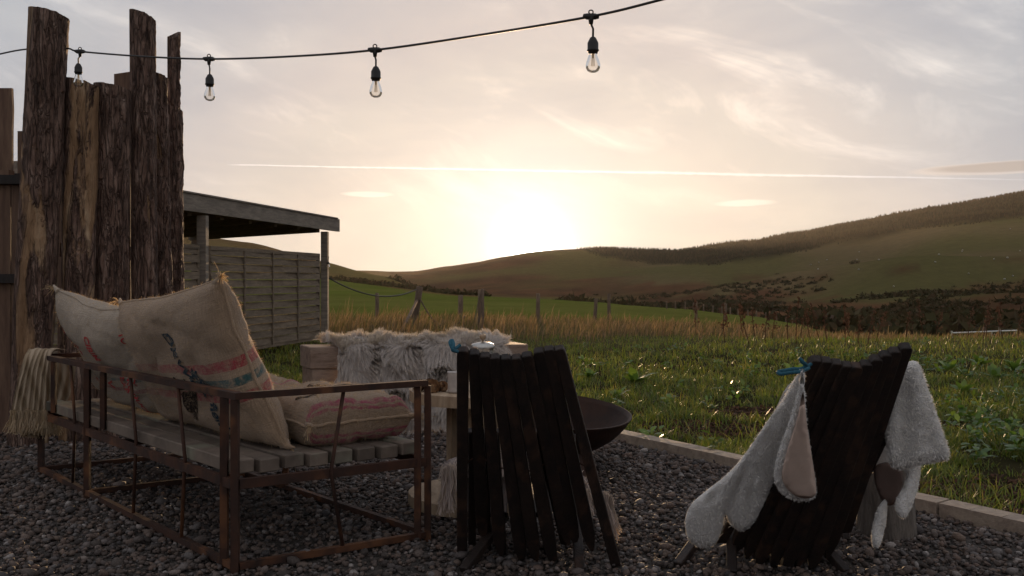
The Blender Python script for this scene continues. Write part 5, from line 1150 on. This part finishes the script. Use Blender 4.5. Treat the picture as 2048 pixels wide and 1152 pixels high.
# ------------------------------------------------------------------ beam bench with long-haired sheepskin
def bench():
    z0, z1 = .452, .60; fl, bl = Vector((-1.354, 6.2, 0)), Vector((-1.478, 6.45, 0)); fr, br = Vector((.115, 6.48, 0)), Vector((.02, 6.74, 0)); up = Vector((0, 0, 1))
    e = empty('beam_bench', fl); tag(e, 'heavy sawn beam bench on block legs behind the fire bowl', 'bench')
    MB().hexa([p+up*z0 for p in (fl, fr, br, bl)]+[p+up*z1 for p in (fl, fr, br, bl)]).build('seat_beam', M['beam'], e, False, .006)
    for t in (.0, .84):
        a = fl.lerp(fr, t+.01); b = fl.lerp(fr, t+.14); a2, b2 = bl.lerp(br, t+.01), bl.lerp(br, t+.14); i = .03
        MB().hexa([p+up*-.05 for p in (a.lerp(a2, i), b.lerp(b2, i), b2, a2)]+[p+up*(z0-.002) for p in (a.lerp(a2, i), b.lerp(b2, i), b2, a2)]).build('leg', M['beam'], e, False, .005)
    s = empty('grey_sheepskin', fl.lerp(fr, .5)+up*z1); tag(s, 'long haired grey sheepskin draped over the beam bench', 'sheepskin')
    nu, nv = 60, 44; co, fs = [], []
    for j in range(nv+1):
        v = j/nv; L = v*.86       # path: over the top from the back edge, then down the front
        for i in range(nu+1):
            u = i/nu; t = .11+u*.80; tb = .09+.83*u
            fw = .015+.012*noise.noise(Vector((u*5, v*4, 0)))
            if L < .30:
                k = L/.30; q = br.lerp(bl, 1-tb).lerp(fl.lerp(fr, t), k); z = z1+.014+.012*math.sin(k*3.14)+.012*noise.noise(Vector((u*6, v*6, 2)))
            else:
                k = (L-.30)/.56; q = fl.lerp(fr, .125+u*.75)+Vector((.17, -.98, 0))*(.016+.035*math.sin(min(1, k*2.0)*1.57)+fw); z = z1+.01-(L-.30)*(1.0-.05*math.sin(u*7))
                z = max(z, .05)
            co.append((q.x, q.y, z))
    for j in range(nv):
        for i in range(nu): fs.append((j*(nu+1)+i, j*(nu+1)+i+1, (j+1)*(nu+1)+i+1, (j+1)*(nu+1)+i))
    me = bpy.data.meshes.new('pelt'); me.from_pydata(co, [], fs); me.update(); smooth(me)
    bm = bmesh.new(); bm.from_mesh(me); bm.normal_update()
    if sum(f.normal.z for f in bm.faces if f.calc_center_median().z > .6) < 0: bmesh.ops.reverse_faces(bm, faces=bm.faces[:])
    bm.to_mesh(me); bm.free()
    pel = link('pelt', me, M['fleece_grey'], s)
    fur('long_wool', pel, 44000, .095, .0026, M['grey_wool'], pel, .55, .62, .8, 4, cs=8)
    fur('long_wool', pel, 16000, .05, .0022, M['grey_wool'], pel, .2, .7, .6, 4, sel=lambda p, n: (p[:, 2] > .575) | (rng.random(len(p)) < .5), cs=9)
bench()

# ------------------------------------------------------------------ cable drum table, coffee things, fire bowl, stump
DX, DY = -.165, 4.30
def drum():
    e = empty('cable_drum_table', (DX, DY, 0)); tag(e, 'wooden cable drum used as a round table behind the fanned chair', 'table')
    for nm, z0, z1, r in (('bottom_disc', .022, .072, .315), ('top_disc', .495, .543, .31)):
        # discs of planks laid side by side
        k = 5; w = 2*r/k
        for i in range(k):
            x0, x1 = -r+i*w+.0015, -r+(i+1)*w-.0015; pts = []
            for x in np.linspace(x0, x1, 7): pts.append((x, -math.sqrt(max(0, r*r-x*x))))
            for x in np.linspace(x1, x0, 7): pts.append((x, math.sqrt(max(0, r*r-x*x))))
            ca, sa = math.cos(.5), math.sin(.5); pts = [(DX+x*ca-y*sa, DY+x*sa+y*ca) for x, y in pts]; n = len(pts); dz = random.uniform(-.0015, .0015)
            MB().add([(x, y, z0) for x, y in pts]+[(x, y, z1+dz) for x, y in pts], [tuple(range(n))[::-1], tuple(range(n, 2*n))]+[(q, (q+1) % n, n+(q+1) % n, n+q) for q in range(n)]).build('disc_plank', M['drum'], e)
    for i in range(14):
        a = 6.283*i/14; c, s = math.cos(a), math.sin(a); r0, r1, hw = .118, .138, .029; q = [(r0, -hw), (r1, -hw), (r1, hw), (r0, hw)]; pts = [(DX+x*c-y*s, DY+x*s+y*c) for x, y in q]
        MB().hexa([(x, y, .073) for x, y in pts]+[(x, y, .494) for x, y in pts]).build('stave', M['drum'], e, False, .002)
drum()
def cafetiere():
    x, y, z = DX+.03, DY-.02, .545; e = empty('glass_coffee_press', (x, y, z)); tag(e, 'glass coffee press with steel lid and round wooden knob on the drum table', 'coffee press')
    MB().lathe([(.046, .004), (.049, .01), (.049, .185), (.052, .192)], (x, y, z), 28).build('beaker', M['glass'], e, True)
    MB().lathe([(.0505, 0), (.052, .006), (.052, .02), (.0505, .024)], (x, y, z), 28).build('base_band', M['metal'], e, True)
    lid = MB().lathe([(.055, .192), (.056, .202), (.05, .210), (.02, .218), (.006, .220), (.001, .22)], (x, y, z), 28).build('lid', M['metal'], e, True)
    MB().lathe([(.004, .22), (.004, .227), (.011, .231), (.016, .244), (.013, .252), (.001, .254)], (x, y, z), 18).build('knob', M['knob'], lid, True)
    MB().lathe([(.001, .09), (.046, .09), (.046, .097), (.001, .097)], (x, y, z), 24).build('plunger', M['metal'], e, True)
    MB().tube([(x, y, z+.097), (x, y, z+.22)], .0025, 6).build('rod', M['metal'], e)
    MB().tube(crom([(x+.05, y, z+.15), (x+.085, y, z+.15), (x+.095, y, z+.09), (x+.08, y, z+.03), (x+.05, y, z+.02)], 6), .006, 8).build('handle', M['rubber'], e, True)
cafetiere()
def cup():
    p = P(908, 772, 4.16); x, y, z = p.x, p.y, .545; e = empty('steel_mug', (x, y, z)); tag(e, 'pale enamel mug at the edge of the drum table', 'mug')
    m = pmat('pale_enamel', (.50, .46, .43), (.44, .40, .38), 12, .4, bd=.0003)
    MB().lathe([(.001, .0), (.026, .0), (.028, .006), (.029, .088), (.031, .092), (.029, .093), (.0265, .088), (.0255, .008), (.001, .006)], (x, y, z), 24).build('body', m, e, True)
    MB().tube(crom([(x+.028, y, z+.075), (x+.05, y, z+.07), (x+.052, y, z+.04), (x+.028, y, z+.025)], 5), .004, 7).build('handle', m, e, True)
cup()
def cones_tray():
    z = .545
    for i, (dx, dy, s, rz) in enumerate([(-.255, -.10, .034, 0), (-.195, -.14, .036, 1), (-.20, -.06, .034, 2), (-.25, -.03, .03, 3), (-.155, -.09, .03, 4)]):
        x, y = DX+dx, DY+dy; e = empty('pine_cone', (x, y, z)); 
        ax = Matrix.Rotation(rz*1.3, 3, 'Z') @ Matrix.Rotation(R(70), 3, 'Y'); mb = MB()
        MB().lathe([(.002, -s*.9), (s*.5, -s*.5), (s*.5, s*.3), (.004, s*1.1)], (x, y, z+s*.6), 10, ax).build('core', M['chips'], e, True)
        for k in range(60):
            t = k/60; a = k*2.4; r = s*.62*math.sin(math.pi*(.12+.8*t)); h = -s+2.0*s*t
            c = Vector((r*.7*math.cos(a), r*.7*math.sin(a), h)); o = Vector((math.cos(a), math.sin(a), .25)); sd = Vector((-math.sin(a), math.cos(a), 0))*s*.24
            q = [c-sd*.6, c+o*s*.42-sd, c+o*s*.5, c+o*s*.42+sd, c+sd*.6]; mb.add([Vector((x, y, z+s*.6))+ax @ v for v in q], [(0, 1, 2, 3, 4)])
        tag(mb.build('scales', M['chips'], e), kind='stuff'); tag(e, 'brown pine cone heaped at the edge of the drum table', 'pine cone', 'pine cones heaped on the drum table')
cones_tray()
def fire_bowl():
    x, y, zr = .235, 5.0, .345; e = empty('fire_bowl', (x, y, 0)); tag(e, 'large dark iron fire bowl on a low stand behind the fanned chair', 'fire bowl')
    T = Matrix.Rotation(R(5.5), 3, 'X') @ Matrix.Rotation(R(4.0), 3, 'Y'); r, dp = .41, .235
    pr = [(r*math.sin(a)/math.sin(1.18), -dp*(math.cos(a)-math.cos(1.18))/(1-math.cos(1.18))) for a in np.linspace(.02, 1.18, 16)]
    inn = [((q-.006) if q > .02 else q, z+.007) for q, z in pr]
    MB().lathe(pr+[(r+.004, .004), (r-.002, .006)]+inn[::-1], (x, y, zr), 56, T).build('bowl', M['iron'], e, True)
    MB().tube([Vector((x+.2*math.cos(a), y+.2*math.sin(a), .165)) for a in np.linspace(0, 6.283, 33)], .009, 8).build('stand_ring', M['iron'], e, True)
    for k in range(3):
        a = .2+k*2.094-1.2; MB().bar((x+.2*math.cos(a), y+.2*math.sin(a), .175), (x+.27*math.cos(a), y+.27*math.sin(a), .006), .03, .008).build('leg', M['iron'], e)
    b = MB()
    for k in range(40):
        rr, a = .15*math.sqrt(random.random()), random.uniform(0, 6.28); c = Vector((x+rr*math.cos(a), y+rr*math.sin(a), zr-dp+.03+.12*rr)); s = random.uniform(.012, .03); b.bar(c, c+Vector((random.uniform(-1, 1), random.uniform(-1, 1), random.uniform(-.2, .3)))*s*2, s, s)
    tag(b.build('charcoal', M['rubber'], e), kind='stuff')
fire_bowl()
def stump():
    p = G(1795, 1086); x, y = p.x, p.y+.11; e = empty('log_stump', (x, y, 0)); tag(e, 'grey weathered log stump standing behind the sheepskin chair', 'stump')
    n, hgt = 40, .42; vs, fs = [], []
    rows = 18
    for j in range(rows+1):
        z = -.02+(hgt+.02)*j/rows
        for k in range(n):
            a = 6.283*k/n; r = .112*(1+.05*noise.noise(Vector((math.cos(a)*2, math.sin(a)*2, z*1.5)))+.05*noise.noise(Vector((math.cos(a)*9, math.sin(a)*9, z*2.5))))*(1.06-.10*min(1, z/.15))
            vs.append((x+r*math.cos(a), y+r*math.sin(a), z))
    for j in range(rows):
        for k in range(n): fs.append((j*n+k, j*n+(k+1) % n, (j+1)*n+(k+1) % n, (j+1)*n+k))
    MB().add(vs, fs).build('trunk', M['stump'], e, True)
    MB().add([v for v in vs[-n:]]+[(x, y, hgt+.003)], [(k, (k+1) % n, n) for k in range(n)]).build('cut_top', M['slat'], e)
stump()

# ------------------------------------------------------------------ evening haze
HAZE = True
def haze():
    mb = MB().box((-2450, -2450, -45), (2450, 2450, 190)); m = bpy.data.materials.new('haze'); m.use_nodes = True; nt = m.node_tree; nt.nodes.clear()
    v = node(nt, 'ShaderNodeVolumePrincipled'); v.inputs['Color'].default_value = (1.0, .92, .83, 1); v.inputs['Density'].default_value = .000032; v.inputs['Anisotropy'].default_value = .6
    nt.links.new(v.outputs[0], node(nt, 'ShaderNodeOutputMaterial').inputs['Volume'])
    tag(mb.build('haze', m), kind='stuff')
if HAZE: haze()
